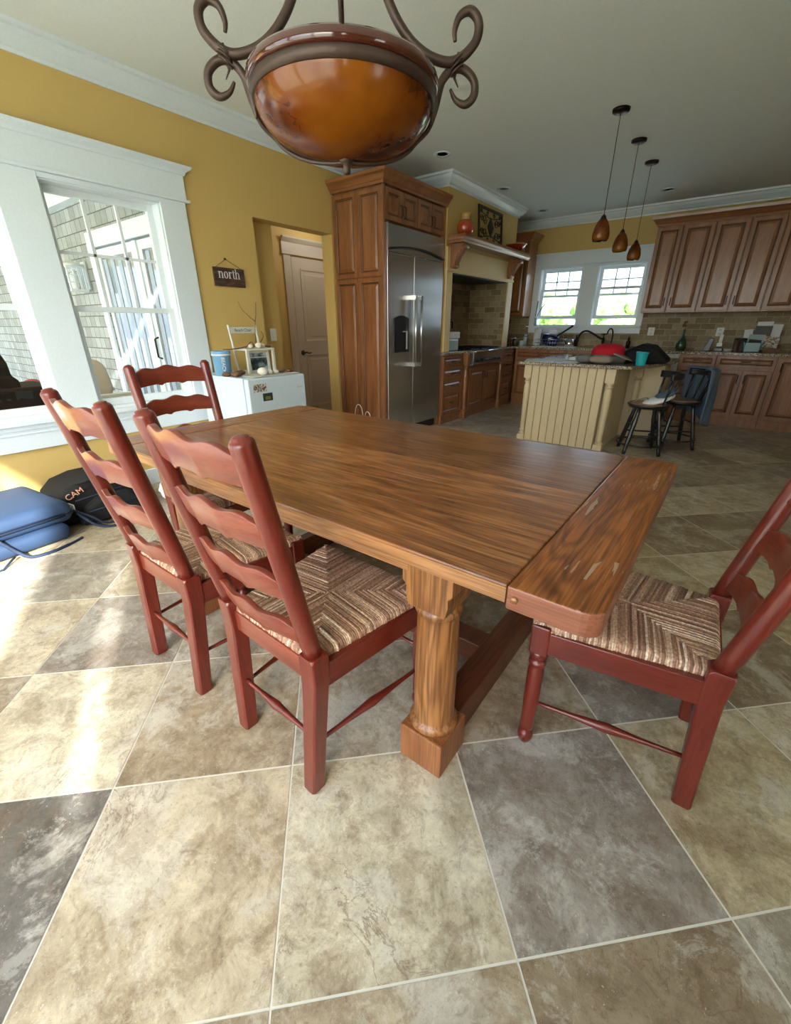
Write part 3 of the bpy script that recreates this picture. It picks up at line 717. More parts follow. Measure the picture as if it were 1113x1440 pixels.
# lantern
ln = thing('wall_lantern', 'white caged wall lantern on the shingled porch wall', 'lantern', (-7.75, 2.86, 1.6))
mb = MB(); mb.box(-7.82, -7.68, 2.835, 2.858, 1.7, 2.05); mb.box(-7.77, -7.73, 2.72, 2.835, 1.99, 2.02); mb.build('back_plate', 'white', ln, bevel=.004)
mb = MB(); mb.box(-7.86, -7.64, 2.58, 2.80, 1.665, 1.69); mb.box(-7.86, -7.64, 2.58, 2.80, 1.96, 1.98)
for x in (-7.85, -7.78, -7.72, -7.65):
    for y in (2.59, 2.79): mb.box(x - .007, x + .007, y - .007, y + .007, 1.69, 1.96)
for y in (2.66, 2.72):
    for x in (-7.85, -7.65): mb.box(x - .007, x + .007, y - .007, y + .007, 1.69, 1.96)
for z in (1.78, 1.87): mb.box(-7.86, -7.64, 2.583, 2.593, z - .005, z + .005); mb.box(-7.655, -7.645, 2.58, 2.8, z - .005, z + .005); mb.box(-7.855, -7.845, 2.58, 2.8, z - .005, z + .005)
mb.build('cage', 'white', ln)
mb = MB(); mb.lathe([(.17, 1.98), (.11, 2.02), (.03, 2.05), (.012, 2.09), (0, 2.10)], (-7.75, 2.69, 0), 4); mb.build('cap', 'white', ln)
mb = MB(); mb.lathe([(.045, 1.69), (.06, 1.75), (.05, 1.88), (.02, 1.92)], (-7.75, 2.69, 0), 12); mb.build('globe', 'whitep', ln)
# porch armchair
pc = thing('porch_armchair', 'white painted armchair on the porch seen through the right window', 'armchair', (-5.2, 1.75, -.1))
mb = MB()
for x in (-5.5, -4.95):
    for y in (1.35, 1.95): mb.box(x - .03, x + .03, y - .03, y + .03, -.1, .56)
    mb.box(x - .05, x + .05, 1.3, 2.0, .56, .59)
mb.box(-5.5, -4.95, 1.32, 1.36, .2, .3); mb.box(-5.5, -4.95, 1.93, 1.97, .2, .3)
mb.build('frame', 'white', pc, bevel=.004)
mb = MB(); mb.box(-5.5, -4.95, 1.35, 1.95, .28, .32)
for i in range(6): mb.box(-5.53, -5.5, 1.38 + i * .095, 1.43 + i * .095, .3, .85)
mb.build('seat', 'white', pc, bevel=.003)
mb = MB(); mb.blob((-5.22, 1.66, .40), (.27, .28, .085), 24, 12, power=.45, jit=.01); tag(mb.build('seat_cushion', 'cushion', at=(-5.22, 1.66, .32)), 'flat beige seat cushion on the porch armchair', 'cushion')
T = Matrix.Translation((-5.32, 1.66, .70)) @ Matrix.Rotation(-.3, 4, 'Y')
mb = MB(); mb.blob((0, 0, 0), (.10, .26, .21), 24, 12, power=.55, jit=.01, T=T); tag(mb.build('back_pillow', 'cushion', at=(-5.3, 1.66, .5)), 'plump beige pillow standing upright on the porch armchair', 'cushion')
# grill
gr = thing('covered_grill', 'black covered barbecue on the porch behind the left window', 'grill', (-4.75, .62, -.1))
mb = MB(); mb.box(-5.05, -4.5, .15, 1.22, -.09, .765); mb.build('cover_body', 'blackcloth', gr, bevel=.03, seg=3)
mb = MB(); mb.prism([(.12, .74), (1.0, .74), (1.0, .82), (.96, .85), (.96, .95), (.92, 1.08), (.85, 1.14), (.2, 1.14), (.12, .98)], 'x', -5.0, -4.55); mb.build('lid', 'blackcloth', gr, bevel=.03, seg=3)
# picnic table outside
pt = thing('porch_table', 'weathered grey table on the porch behind the covered grill', 'table', (-5.9, 1.3, -.1))
mb = MB()
for i in range(5): mb.box(-6.4 + i * .16, -6.25 + i * .16, .7, 1.75, .58, .615)
mb.box(-6.4, -5.62, .74, .78, .50, .58); mb.box(-6.4, -5.62, 1.67, 1.71, .50, .58); mb.build('tabletop', 'greywood', pt, bevel=.004)
for x in (-6.35, -5.67):
    for y in (.78, 1.67): m2 = MB(); m2.box(x - .03, x + .03, y - .03, y + .03, -.1, .5); m2.build('leg', 'greywood', pt)
mb = MB(); mb.lathe([(.10, .617), (.09, .66), (.05, .70), (0, .71)], (-5.85, 1.38, 0), 16); tag(mb.build('red_bowl', 'redext', at=(-5.85, 1.38, .617)), 'faded red upturned bowl on the grey porch table', 'bowl')
# outdoors
mb = MB(); mb.box(-60, 60, -60, 60, -.6, -.3); struct('ground', mb, 'ground')
mb = MB(); mb.box(RX + WT, RX + WT + 3.6, FY - .6, BY + 1, 2.74, 2.84); struct('sun_blocker_right', mb, 'cream')  # unseen slab added to keep direct sun out of the right-hand window
# deck rail / fence beyond the sink windows
# trees beyond the kitchen windows
def tree(x, y, h, r, seed, label):
    t = thing('tree', label, 'tree', (x, y, -.3), 0, 'trees beyond the kitchen windows')
    rnd = random.Random(seed)
    mb = MB(); mb.tube([(x, y, -.3), (x + .1, y, h * .3), (x, y, h * .6)], [.22, .16, .1], 10); mb.build('trunk', 'bark', t)
    mb = MB()
    for k in range(16):
        a = rnd.uniform(0, 2 * PI); d = rnd.uniform(0, r * .75); z = h * rnd.uniform(.35, .95)
        rr = r * rnd.uniform(.28, .5)
        mb.blob((x + d * math.cos(a), y + d * math.sin(a), z), (rr, rr, rr * .8), 18, 12, jit=.16, seed=seed * 50 + k)
    mb.build('foliage', 'foliage', t)
for k, (x, y, h, r) in enumerate([(-16., 30, 2.9, 2.2), (-11.3, 31, 2.6, 2.1), (-6.6, 32, 2.5, 2.0), (-13.6, 36, 3.3, 2.2), (-8.8, 37, 3.1, 2.2)]):
    tree(x, y, h, r, k + 3, 'pale green bushy tree seen through the kitchen windows')

# ================================================================== DINING TABLE
tb = thing('dining_table', 'long oak trestle dining table with darker breadboard ends', 'table', (-1.087, 1.243, 0))
TX0, TX1, TY0, TY1, TZ = -2.12, -.073, .685, 1.80, .762
SL, SR = TX0 + .175, -.248
mb = MB(); mb.box(SL, SR, TY0, TY1, TZ - .042, TZ, 0)
o = mb.build('tabletop', ['oak_top'], tb, bevel=.004, seg=2)
mb = MB(); mb.box(SL, SR, TY0 - .0015, TY0, TZ - .040, TZ - .006); mb.build('edge_band', 'oak_edge', tb); mb = MB(); mb.box(SL, SR, TY1, TY1 + .0015, TZ - .040, TZ - .006); mb.build('edge_band', 'oak_edge', tb)
def breadboard(xa, xb, sgn):
    mb = MB(); a = xa if sgn > 0 else xb     # inner seam
    b = xb if sgn > 0 else xa
    pts = [(a, TY0 - .004), (b - sgn * .045, TY0 - .004)]
    for k in range(1, 7):
        t = k / 6 * PI / 2; pts.append((b - sgn * .045 + sgn * .045 * math.sin(t), TY0 - .004 + .03 * (1 - math.cos(t))))
    pts += [(b, TY1 - .026)]
    for k in range(1, 7):
        t = k / 6 * PI / 2; pts.append((b - sgn * .045 * (1 - math.cos(t)), TY1 - .026 + .03 * math.sin(t)))
    pts.append((a, TY1 + .004))
    mb.prism(pts, 'z', TZ - .052, TZ + .001)
    # peg on the long edge
    for q in range(2, len(mb.m)): mb.m[q] = 1
    return mb.build('breadboard_end', ['oak_end', 'oak_endedge'], tb, bevel=.004, seg=2)
breadboard(SR + .0025, TX1, 1); breadboard(TX0, SL - .0025, -1)
for x in (SR + .02, SL - .02):
    mb = MB(); mb.lathe([(.0, -.002), (.007, -.002), (.007, .004)], (x, TY0 - .007, TZ - .025), 10, ax='y'); mb.build('peg', 'oak_edge', tb)
# apron
mb = MB(); ax0, ax1 = -1.80, -.375; ay0, ay1 = .738, 1.745
mb.box(-1.66, -.52, ay0, ay0 + .024, .665, TZ - .042); mb.build('apron', 'oak_edge', tb, bevel=.002)
mb = MB(); mb.box(-1.66, -.52, ay1 - .024, ay1, .665, TZ - .042); mb.build('apron', 'oak_edge', tb, bevel=.002)
for x in (-.48, -1.72):
    mb = MB(); mb.box(x, x + .024, .87, 1.61, .655, TZ - .042); mb.build('apron', 'oak_dark', tb, bevel=.002)
LX = (-.467, -1.727); LY = (.806, 1.682)
for lx in LX:
    for ly in LY:
        mb = MB()
        # upper block with curved shoulders
        w = .073
        prof = [(-w, TZ - .042), (-w, .635), (-w + .012, .622), (-.062, .60), (-.055, .565), (.055, .565), (.062, .60), (w - .012, .622), (w, .635), (w, TZ - .042)]
        mb.prism([(lx + a, b) for a, b in prof], 'y', ly - .066, ly + .066)
        mb.build('leg_block', 'oak_z', tb, bevel=.003)
        mb = MB()
        mb.lathe([(.05, .13), (.066, .132), (.072, .142), (.072, .15), (.066, .16), (.0605, .163), (.060, .175), (.0595, .35), (.0565, .52), (.0565, .535), (.062, .54), (.064, .548), (.062, .556), (.057, .56), (.056, .58)], (lx, ly, 0), 40)
        mb.build('leg', 'oak_z', tb)
        mb = MB(); mb.box(lx - .071, lx + .071, ly - .072, ly + .072, 0, .130); mb.build('foot_block', 'oak_block', tb, bevel=.004)
    mb = MB(); bw_ = .045 if lx > -1 else .03; mb.box(lx - bw_, lx + bw_, LY[0] + .072, LY[1] - .072, .0, .115); mb.build('foot_beam', 'oak_dark', tb, bevel=.004)
mb = MB(); mb.box(LX[1] + .03, LX[0] - .045, 1.20, 1.29, .02, .11); mb.build('stretcher', 'oak_dark', tb, bevel=.004)

# ================================================================== CHAIRS
def make_chair(label):
    t = thing('dining_chair', label, 'chair', (0, 0, 0), 0, 'rush-seat ladder-back dining chairs')
    zt = 1.045
    def px(z): return .166 + .02 * min(z, .45) / .45 + .012 * max(0, z - .45) / .6
    def py(z): return -.215 + .032 * z / .45 if z < .45 else -.183 - .122 * (z - .45) / .595
    for s in (-1, 1):
        # square, chamfered lower leg, then the round raked post
        mb = MB(); hw = .0235; ch = .006; ring = []
        def oct(cx, cy, z, h, c): return [(cx + a, cy + b, z) for a, b in ((-h + c, -h), (h - c, -h), (h, -h + c), (h, h - c), (h - c, h), (-h + c, h), (-h, h - c), (-h, -h + c))]
        lv = [(0, .021, .006), (.004, .0235, .006), (.36, .026, .005), (.40, .027, .004), (.478, .0275, .003), (.486, .026, .008)]
        vs = []; fs = []
        for z, h, c in lv: vs += oct(s * px(z), py(z), z, h, c)
        for i in range(len(lv) - 1):
            for k in range(8): fs.append((i * 8 + k, i * 8 + (k + 1) % 8, (i + 1) * 8 + (k + 1) % 8, (i + 1) * 8 + k))
        fs.append(tuple(reversed(range(8)))); fs.append(tuple((len(lv) - 1) * 8 + k for k in range(8)))
        mb.add(vs, fs); mb.build('leg', 'red', t, bevel=.0015)
        mb = MB(); pts = []; rad = []
        for k in range(10):
            z = .47 + (zt - .012 - .47) * k / 9; pts.append((s * px(z), py(z), z)); rad.append(.0235 if k else .022)
        z = zt - .008; pts.append((s * px(z), py(z), z)); rad.append(.0232)
        z = zt - .003; pts.append((s * px(z), py(z), z)); rad.append(.020)
        z = zt - .002; pts.append((s * px(z), py(z), z)); rad.append(.0165)
        z = zt + .003; pts.append((s * px(z), py(z), z)); rad.append(.015)
        z = zt + .005; pts.append((s * px(z), py(z), z)); rad.append(.008)
        mb.tube(pts, rad, 20); mb.build('back_post', 'red', t)
        # turned front leg
        fx, fy = s * .222, .215
        mb = MB()
        mb.box(fx - .026, fx + .026, fy - .026, fy + .026, .365, .462)
        o = mb.build('leg_block', 'red', t, bevel=.005)
        mb = MB()
        mb.lathe([(.010, 0), (.018, .003), (.0225, .015), (.024, .028), (.021, .042), (.014, .048), (.015, .053), (.020, .056), (.0215, .068), (.021, .10), (.023, .20), (.0235, .28), (.022, .305), (.019, .312), (.024, .316), (.026, .323), (.024, .330), (.018, .334), (.021, .342), (.026, .350), (.025, .360), (.022, .368)], (fx, fy, 0), 24)
        mb.build('leg', 'red', t)
    # seat frame rails
    mb = MB(); z0, z1 = .372, .442
    mb.prism([(-.20, .228), (.20, .228), (.20, .205), (-.20, .205)], 'z', z0, z1); mb.build('front_rail', 'redx', t, bevel=.003)
    mb = MB(); mb.box(-.163, .163, -.198, -.172, .385, .452); mb.build('rear_rail', 'redx', t, bevel=.003)
    for s in (-1, 1):
        mb = MB(); mb.prism([(s * .185, -.165), (s * .208, -.165), (s * .243, .195), (s * .220, .195)], 'z', z0, z1 + .004); mb.build('side_rail', 'redy', t, bevel=.003)
    # rush seat: four wedges of strands wrapped over the rails
    A = [Vector((-.243, .240)), Vector((.243, .240)), Vector((.182, -.19)), Vector((-.182, -.19))]; cen = Vector((0, .03))
    mb = MB(); rnd = random.Random(4); top = .470
    for i in range(4):
        p, q = A[i], A[(i + 1) % 4]
        e = (q - p); ln_ = e.length; e.normalize(); inn = Vector((-e.y, e.x))
        if (cen - p).dot(inn) < 0: inn = -inn
        n = int(ln_ / .0060); cc = cen - p; ca, cd = cc.dot(e), cc.dot(inn)
        for k in range(n):
            u = (k + .5) / n * ln_
            d = cd * u / ca if u < ca else cd * (ln_ - u) / (ln_ - ca)
            st = p + e * u; w = ln_ / n * .62; hh = rnd.uniform(-.0012, .0016)
            prof = [(.004, top - .036), (-.0015, top - .020), (.002, top - .007), (.010, top - .001)]
            m_ = max(1, int(d / .035))
            for a in range(1, m_ + 1): prof.append((.010 + (d - .006) * a / m_, top + .0015 - .003 * min(1, (.010 + d * a / m_) / .2)))
            if d < .012: prof = prof[:4]
            vs = []; fs = []; 
            for j, (dd, z) in enumerate(prof):
                c = st + inn * dd + e * rnd.uniform(-.0008, .0008)
                for ww, dz in ((-1, -.003), (-.5, .0012), (.5, .0012), (1, -.003)):
                    v = c + e * (ww * w)
                    if j < 3: vs.append((v.x - inn.x * (dz + hh) , v.y - inn.y * (dz + hh), z))
                    else: vs.append((v.x, v.y, z + dz + hh))
            for j in range(len(prof) - 1):
                for a in range(3): fs.append((j * 4 + a, j * 4 + a + 1, j * 4 + 5 + a, j * 4 + 4 + a))
            mb.add(vs, fs, 0, True)
    # under-body
    vs = [(v.x * .97, v.y * .97, .448) for v in A] + [(v.x * .97, v.y * .97, .464) for v in A]
    mb.add(vs, [(3, 2, 1, 0), (4, 5, 6, 7), (0, 1, 5, 4), (1, 2, 6, 5), (2, 3, 7, 6), (3, 0, 4, 7)])
    o = mb.build('seat', 'rush', t)
    # slats with scalloped edges, bowed backward
    for z, h in ((.985, .092), (.838, .086), (.692, .080), (.548, .074)):
        x1 = px(z) - .012; n = 28; mb = MB(); vs = []; fs = []
        for k in range(n + 1):
            u = -1 + 2 * k / n; x = u * x1; bow = -.030 * (1 - u * u)
            au = abs(u)
            # flowing top: raised centre, dip at shoulders ; scalloped bottom
            topz = .016 * math.cos(au * PI / 2) ** 1.2 + (.006 * math.cos(au * PI * 3))
            botz = .010 * math.cos(au * PI / 2) - .009 * max(0, math.cos((au - .30) * PI / .2)) * (1 if .2 < au < .4 else 0)
            zt_, zb_ = z + h * .34 + topz, z - h * .46 + botz
            ym, yt = py(z - h / 2), py(z + h / 2)
            for (yy, zz) in ((ym - .008, zb_), (ym + .008, zb_), (yt + .008, zt_), (yt - .008, zt_)): vs.append((x, yy + bow, zz))
        for k in range(n):
            for a in range(4): fs.append((k * 4 + a, k * 4 + (a + 1) % 4, k * 4 + 4 + (a + 1) % 4, k * 4 + 4 + a))
        fs.append((0, 1, 2, 3)); fs.append(tuple(n * 4 + a for a in (3, 2, 1, 0)))
        mb.add(vs, fs, 0, False); o = mb.build('slat', 'redx', t, bevel=.002)
        for p_ in o.data.polygons: p_.use_smooth = True
    # stretchers: cigar-turned
    def stretch(a, b, r=.012):
        a, b = Vector(a), Vector(b); pts = []; rad = []
        for k in range(13):
            u = k / 12; pts.append(a.lerp(b, u)); rad.append(.0065 + (r - .0065) * math.exp(-((u - .5) / .2) ** 2) + (.0015 if abs(u - .5) < .02 else 0))
        m_ = MB(); m_.tube(pts, rad, 12); m_.build('stretcher', 'redy', t)
    stretch((-px(.19) + .02, py(.19), .19), (px(.19) - .02, py(.19), .19), .0125)
    for s in (-1, 1): stretch((s * px(.165), py(.165) + .02, .165), (s * .220, .197, .165), .0135)
    stretch((-.205, .215, .25), (.205, .215, .25), .012)
    return t
ch = make_chair('red-stained ladder-back chair nearest the camera, tucked under the long side of the table')
def place(o, x, y, r): o.location = (x, y, 0); o.rotation_euler = (0, 0, r); ORG[o.name] = Vector((x, y, 0))
place(ch, -.832, .722, math.radians(-2.2))
dup(ch, (-1.424, .716, 0), math.radians(-.5), 'red-stained ladder-back chair on the long side, second from the camera, left of the nearest one')
dup(ch, (-2.0, 1.13, 0), math.radians(-88), 'red-stained ladder-back chair at the far left end of the table, in front of the window')
dup(ch, (-.045, 1.25, 0), math.radians(92.8), 'red-stained ladder-back chair at the right end of the table, cut by the picture edge')

# ================================================================== CHANDELIER
CX_, CY_ = -1.115, 1.219
cd = thing('chandelier', 'amber glass bowl chandelier with scrolled brown iron arms above the table', 'chandelier', (CX_, CY_, 1.66))
E1 = Vector((.755, .656, 0))
def cp_(r, z, off=0): return (CX_ + E1.x * r - E1.y * off, CY_ + E1.y * r + E1.x * off, z)
R0 = .262; zb, zr = 1.690, 1.832
prof = []
for k in range(15):
    a = k / 14 * PI / 2; prof.append((max(.0001, R0 * math.sin(a) ** .95), zr - (zr - zb) * math.cos(a) ** .95))
inner = [(r * .975 if r > .01 else r, z + .005) for r, z in reversed(prof)]
mb = MB(); mb.lathe(prof + inner[:-1] + [(.0001, zb + .006)], (CX_, CY_, 0), 64); mb.build('glass_bowl', 'amber', cd)
mb = MB(); mb.lathe([(r_, z_ - .077) for r_, z_ in [(.262, 1.925), (.272, 1.918), (.277, 1.93), (.276, 1.945), (.268, 1.953), (.258, 1.948), (.255, 1.935), (.262, 1.925)]], (CX_, CY_, 0), 64); mb.build('glass_rim', 'lip', cd)
mb = MB(); mb.lathe([(.261, 1.816), (.266, 1.816), (.272, 1.845), (.264, 1.848), (.261, 1.816)], (CX_, CY_, 0), 64); mb.build('iron_band', 'iron', cd)
def smooth_path(P, n=6):
    P = [Vector(p) for p in P]; out = []
    for i in range(len(P) - 1):
        p0, p1, p2, p3 = P[max(i - 1, 0)], P[i], P[i + 1], P[min(i + 2, len(P) - 1)]
        for k in range(n):
            t = k / n; out.append(.5 * ((2 * p1) + (-p0 + p2) * t + (2 * p0 - 5 * p1 + 4 * p2 - p3) * t * t + (-p0 + 3 * p1 - 3 * p2 + p3) * t ** 3))
    out.append(P[-1]); return out
def taper(n, r, a=.45, b=.45): return [r * min(1, a + (1 - a) * k / (n * .12), b + (1 - b) * (n - 1 - k) / (n * .25)) for k in range(n)]
for s in (-1, 1):
    up = [(.012, 2.50), (.03, 2.38), (.075, 2.20), (.125, 2.065), (.175, 1.99), (.235, 1.945), (.30, 1.927), (.345, 1.938), (.385, 1.975), (.39, 2.015), (.365, 2.037), (.335, 2.025), (.322, 1.995), (.325, 1.972)]
    P = smooth_path([cp_(s * r, z) for r, z in up]); mb = MB(); mb.tube(P, taper(len(P), .0128, 1, .4), 10); mb.build('arm', 'iron', cd)
    lo = [(.264, 1.79), (.27, 1.83), (.285, 1.88), (.318, 1.915), (.355, 1.918), (.388, 1.893), (.39, 1.858), (.365, 1.838), (.335, 1.848), (.318, 1.872)]
    P = smooth_path([cp_(s * r, z, .012) for r, z in lo]); mb = MB(); mb.tube(P, taper(len(P), .0118, .3, .35), 10); mb.build('scroll', 'iron', cd)
    cr = [(.318, 1.922), (.298, 1.89), (.289, 1.84), (.277, 1.80)] + [((R0 + .010) * math.sin(a) ** .92 if a > .05 else .01, zr - (zr - zb + .002) * math.cos(a)) for a in [PI / 2 * t for t in (.72, .6, .47, .33, .2, .1, 0)]]
    P = smooth_path([cp_(s * r * math.cos(.42 * min(1, k_ / 4)), z, r * math.sin(.42 * min(1, k_ / 4))) for k_, (r, z) in enumerate(cr)]); mb = MB(); mb.tube(P, .007, 8); mb.build('cradle_strap', 'iron', cd)
    mb = MB()
    for dz in (-.008, .004, .016):
        ring = [cp_(s * (.333 + .016 * math.cos(a)), 1.918 + dz + .012 * math.cos(a), .016 * math.sin(a)) for a in [2 * PI * k / 12 for k in range(13)]]
        mb.tube(ring, .0035, 6)
    mb.tube([cp_(s * .340, 1.955, .014), cp_(s * .330, 1.90, .018), cp_(s * .342, 1.878, .016)], [.005, .004, .0015], 6)
    mb.build('clasp', 'iron', cd)
mb = MB(); mb.lathe([(.001, 1.655), (.010, 1.656), (.012, 1.664), (.012, 1.682), (.022, 1.686), (.024, 1.694), (.01, 1.70)], (CX_, CY_, 0), 6); mb.build('finial', 'iron', cd)
mb = MB(); mb.lathe([(.008, 1.70), (.008, 2.46), (.02, 2.47), (.024, 2.50), (.02, 2.53), (.007, 2.54), (.007, 2.70)], (CX_, CY_, 0), 14); mb.build('rod', 'iron', cd)
mb = MB(); mb.lathe([(.001, 2.695), (.04, 2.698), (.065, 2.715), (.07, 2.74)], (CX_, CY_, 0), 32); mb.build('canopy', 'iron', cd)

# ================================================================== PENDANTS
def pendant(label):
    t = thing('pendant_light', label, 'pendant light', (0, 0, 1.87), 0, 'pendant lights over the island')
    mb = MB(); mb.lathe([(.058, 1.875), (.066, 1.895), (.067, 1.93), (.058, 1.975), (.040, 2.015), (.024, 2.035), (.020, 2.033), (.036, 2.01), (.054, 1.972), (.062, 1.93), (.061, 1.897), (.054, 1.875), (.058, 1.875)], (0, 0, -.0), 28); mb.build('lamp_shade', 'amber', t)
    mb = MB(); mb.lathe([(.02, 2.03), (.024, 2.036), (.016, 2.055), (.005, 2.066)], (0, 0, 0), 16); mb.build('socket_cap', 'bronze', t)
    mb = MB(); mb.lathe([(.0028, 2.06), (.0028, 2.72)], (0, 0, 0), 8); mb.build('cord', 'bronze', t)
    mb = MB(); mb.lathe([(.001, 2.708), (.045, 2.712), (.062, 2.722), (.064, 2.7395)], (0, 0, 0), 28); mb.build('canopy', 'bronze', t)
    mb = MB(); mb.lathe([(.001, 1.90), (.02, 1.91), (.024, 1.94), (.012, 1.99), (.01, 2.03)], (0, 0, 0), 16); mb.build('bulb', 'lens', t)
    for c in t.children:
        for v in c.data.vertices: v.co.z += 1.87 - 1.87
    return t
pn = pendant('amber glass pendant light nearest the camera, largest of the three over the island')
for c in pn.children:
    for v in c.data.vertices: pass
place(pn, -1.165, 4.40, 0); pn.location = (-1.165, 4.40, 1.87); ORG[pn.name] = Vector(pn.location)
dup(pn, (-1.165, 5.14, 1.87), 0, 'amber glass pendant light in the middle of the row over the island')
dup(pn, (-1.165, 5.83, 1.87), 0, 'amber glass pendant light farthest from the camera, close to the sink window')
# recessed lights
LBL = ['recessed ceiling light nearest the camera, above the refrigerator side', 'recessed ceiling light above the range alcove', 'recessed ceiling light in the far corner by the crown moulding', 'recessed ceiling light right of the pendants by the wall cabinets']
for (x, y), lb in zip([(-2.745, 4.37), (-2.75, 5.79), (-2.75, 7.14), (-1.157, 7.03)], LBL):
    t = thing('recessed_light', lb, 'ceiling light', (x, y, 2.735), 0, 'recessed ceiling lights')
    mb = MB(); mb.lathe([(.052, 2.739), (.052, 2.734), (.078, 2.732), (.082, 2.739)], (x, y, 0), 28); mb.build('trim_ring', 'white', t)
    mb = MB(); mb.lathe([(.001, 2.737), (.052, 2.737)], (x, y, 0), 24); mb.build('lens', 'lens', t)

# ================================================================== CABINETS
PAN = [(0, 0), (0, .016), (.003, .019), (.042, .019), (.047, .015), (.052, .010), (.058, .010), (.063, .012), (.083, .019), (.087, .019)]
PANM = [0, 0, 0, 1, 0, 1, 0, 0, 0, 0]
def pscale(w, h):
    k = min(1, (min(w, h) / 2 - .005) / .087); return [(i * k, d) for i, d in PAN]
class Face:
    """front plane helper: f='-y' or '+x'; a runs left to right seen from the front"""
    def __init__(s, f, p): s.f = f; s.p = p
    def pt(s, a, z, d=0): return (a, s.p - d, z) if s.f == '-y' else (s.p + d, a, z)
    def uvn(s): return ((1, 0, 0), (0, 0, 1), (0, -1, 0)) if s.f == '-y' else ((0, 1, 0), (0, 0, 1), (1, 0, 0))
    def box(s, mb, a0, a1, z0, z1, d0, d1, mi=0):
        p, q = s.pt(a0, z0, d0), s.pt(a1, z1, d1); mb.box(p[0], q[0], p[1], q[1], p[2], q[2], mi)
def door(F, root, a0, a1, z0, z1, name='door', handle=None, mats=('cab', 'glaze')):
    mb = MB(); u, v, n = F.uvn(); mb.rings(F.pt(a0, z0, .001), u, v, n, a1 - a0, z1 - z0, pscale(a1 - a0, z1 - z0), PANM)
    o = mb.build(name, list(mats), root)
    if handle:
        hm = MB(); ha, hz, hor = handle
        L_ = .05
        if hor: pts = [F.pt(ha - L_, hz, .02), F.pt(ha - L_ * .8, hz, .045), F.pt(ha + L_ * .8, hz, .045), F.pt(ha + L_, hz, .02)]
        else: pts = [F.pt(ha, hz - L_, .02), F.pt(ha, hz - L_ * .8, .045), F.pt(ha, hz + L_ * .8, .045), F.pt(ha, hz + L_, .02)]
        hm.tube(pts, .005, 6); hm.build('handle', 'bronze', o)
    return o
def cabinet(name, label, F, a0, a1, z0, z1, depth, fronts, group=None, toe=0, cat='cabinet', mats=('cab', 'glaze'), crownp=None):
    c = F.pt((a0 + a1) / 2, z0, -depth / 2); root = thing(name, label, cat, c, 0, group)
    mb = MB(); F.box(mb, a0, a1, z0 + toe, z1, -depth, 0)
    if toe: F.box(mb, a0, a1, z0, z0 + toe, -depth, .012)
    mb.build('body', mats[0], root, bevel=.0015)
    for fr in fronts: door(F, root, *fr[:4], name=fr[4], handle=fr[5] if len(fr) > 5 else None, mats=mats)
    return root
CROWN = lambda z: [(0, z), (.012, z), (.018, z + .018), (.03, z + .026), (.055, z + .06), (.075, z + .075), (.08, z + .10), (0, z + .10)]

# pantry tower (side panel faces the dining area)
PX = -2.995; PY = 3.758; WX_ = WX; WX = WX + .004
root = thing('pantry_cabinet', 'tall reddish brown panelled cabinet surround enclosing the refrigerator', 'cabinet', (-3.33, 4.3, 0))
mb = MB(); mb.box(WX, PX, PY + .018, PY + .03, 0, 2.43); mb.box(WX + .01, PX, 4.875, 4.895, 0, 2.43); mb.box(WX, PX - .05, PY + .03, 4.875, 2.14, 2.43); mb.box(WX, WX + .02, PY + .03, 4.875, 0, 2.14)
mb.build('body', 'cab', root, bevel=.002)
F = Face('-y', PY + .018)
for a0, a1 in ((WX + .005, -3.335), (-3.33, PX - .022)):
    door(F, root, a0, a1, 1.675, 2.415, name='side_panel'); door(F, root, a0, a1, .10, 1.665, name='side_panel')
mb = MB(); mb.box(PX - .022, PX, PY, PY + .018, 0, 2.43); mb.box(WX, PX, PY + .002, PY + .018, 0, .10); mb.build('corner_stile', 'cab', root, bevel=.002)
F = Face('+x', PX - .02)
for k, (a0, a1) in enumerate(((3.80, 4.06), (4.07, 4.33), (4.345, 4.60), (4.61, 4.87))):
    door(F, root, a0, a1, 2.155, 2.415, name='door', handle=((a1 - .025 if k % 2 == 0 else a0 + .025), 2.25, False))
mb = MB(); mb.sweep([(WX + .001, PY), (PX, PY), (PX, 4.897)][::1], [(o_, z_) for o_, z_ in CROWN(2.43)]); mb.box(WX, PX, PY, 4.897, 2.43, 2.45)
mb.build('crown_moulding', ['cabx'], root)
# refrigerator
WX = WX_
rf = thing('refrigerator', 'built-in stainless steel side-by-side refrigerator with ice dispenser', 'refrigerator', (-3.3, 4.33, 0))
fx = -2.98
mb = MB(); mb.box(-3.62, fx - .03, 3.80, 4.865, .10, 2.13); mb.box(-3.60, fx - .06, 3.80, 4.865, .0, .10, 1); mb.build('body', ['steel', 'blackplastic'], rf)
for y0, y1 in ((3.815, 4.262), (4.268, 4.86)):
    mb = MB(); mb.box(fx - .03, fx, y0, y1, .12, 1.885); mb.build('door', 'steel', rf, bevel=.004)
mb = MB(); pts = []
mb.box(fx - .03, fx - .005, 3.80, 4.865, 1.895, 2.128)
mb.build('vent_grille', 'steel', rf, bevel=.003)
mb = MB(); vs = []
for k in range(13):
    u = -1 + k / 6; y = 4.3325 + u * .515; z = 1.915 + .045 * (1 - u * u)
    vs.append((fx + .012, y, z))
mb.tube(vs, .009, 8); mb.build('grille_arch', 'blackplastic', rf)
mb = MB(); mb.box(fx - .03, fx + .008, 3.79, 3.812, .0, 2.13); mb.build('side_trim', 'chrome', rf, bevel=.002)
for y in (4.225, 4.335):
    mb = MB(); mb.tube([(fx + .06, y, .79), (fx + .06, y, 1.52)], .013, 12)
    for z in (.81, 1.50): mb.box(fx, fx + .065, y - .016, y + .016, z - .02, z + .02)
    mb.build('handle', 'chrome', rf)
mb = MB(); pts = [(3.895, .95), (4.17, .95), (4.17, 1.29)] + [(4.17 - .275 * (k / 8), 1.29 + .03 * math.sin(PI * k / 8)) for k in range(1, 9)]
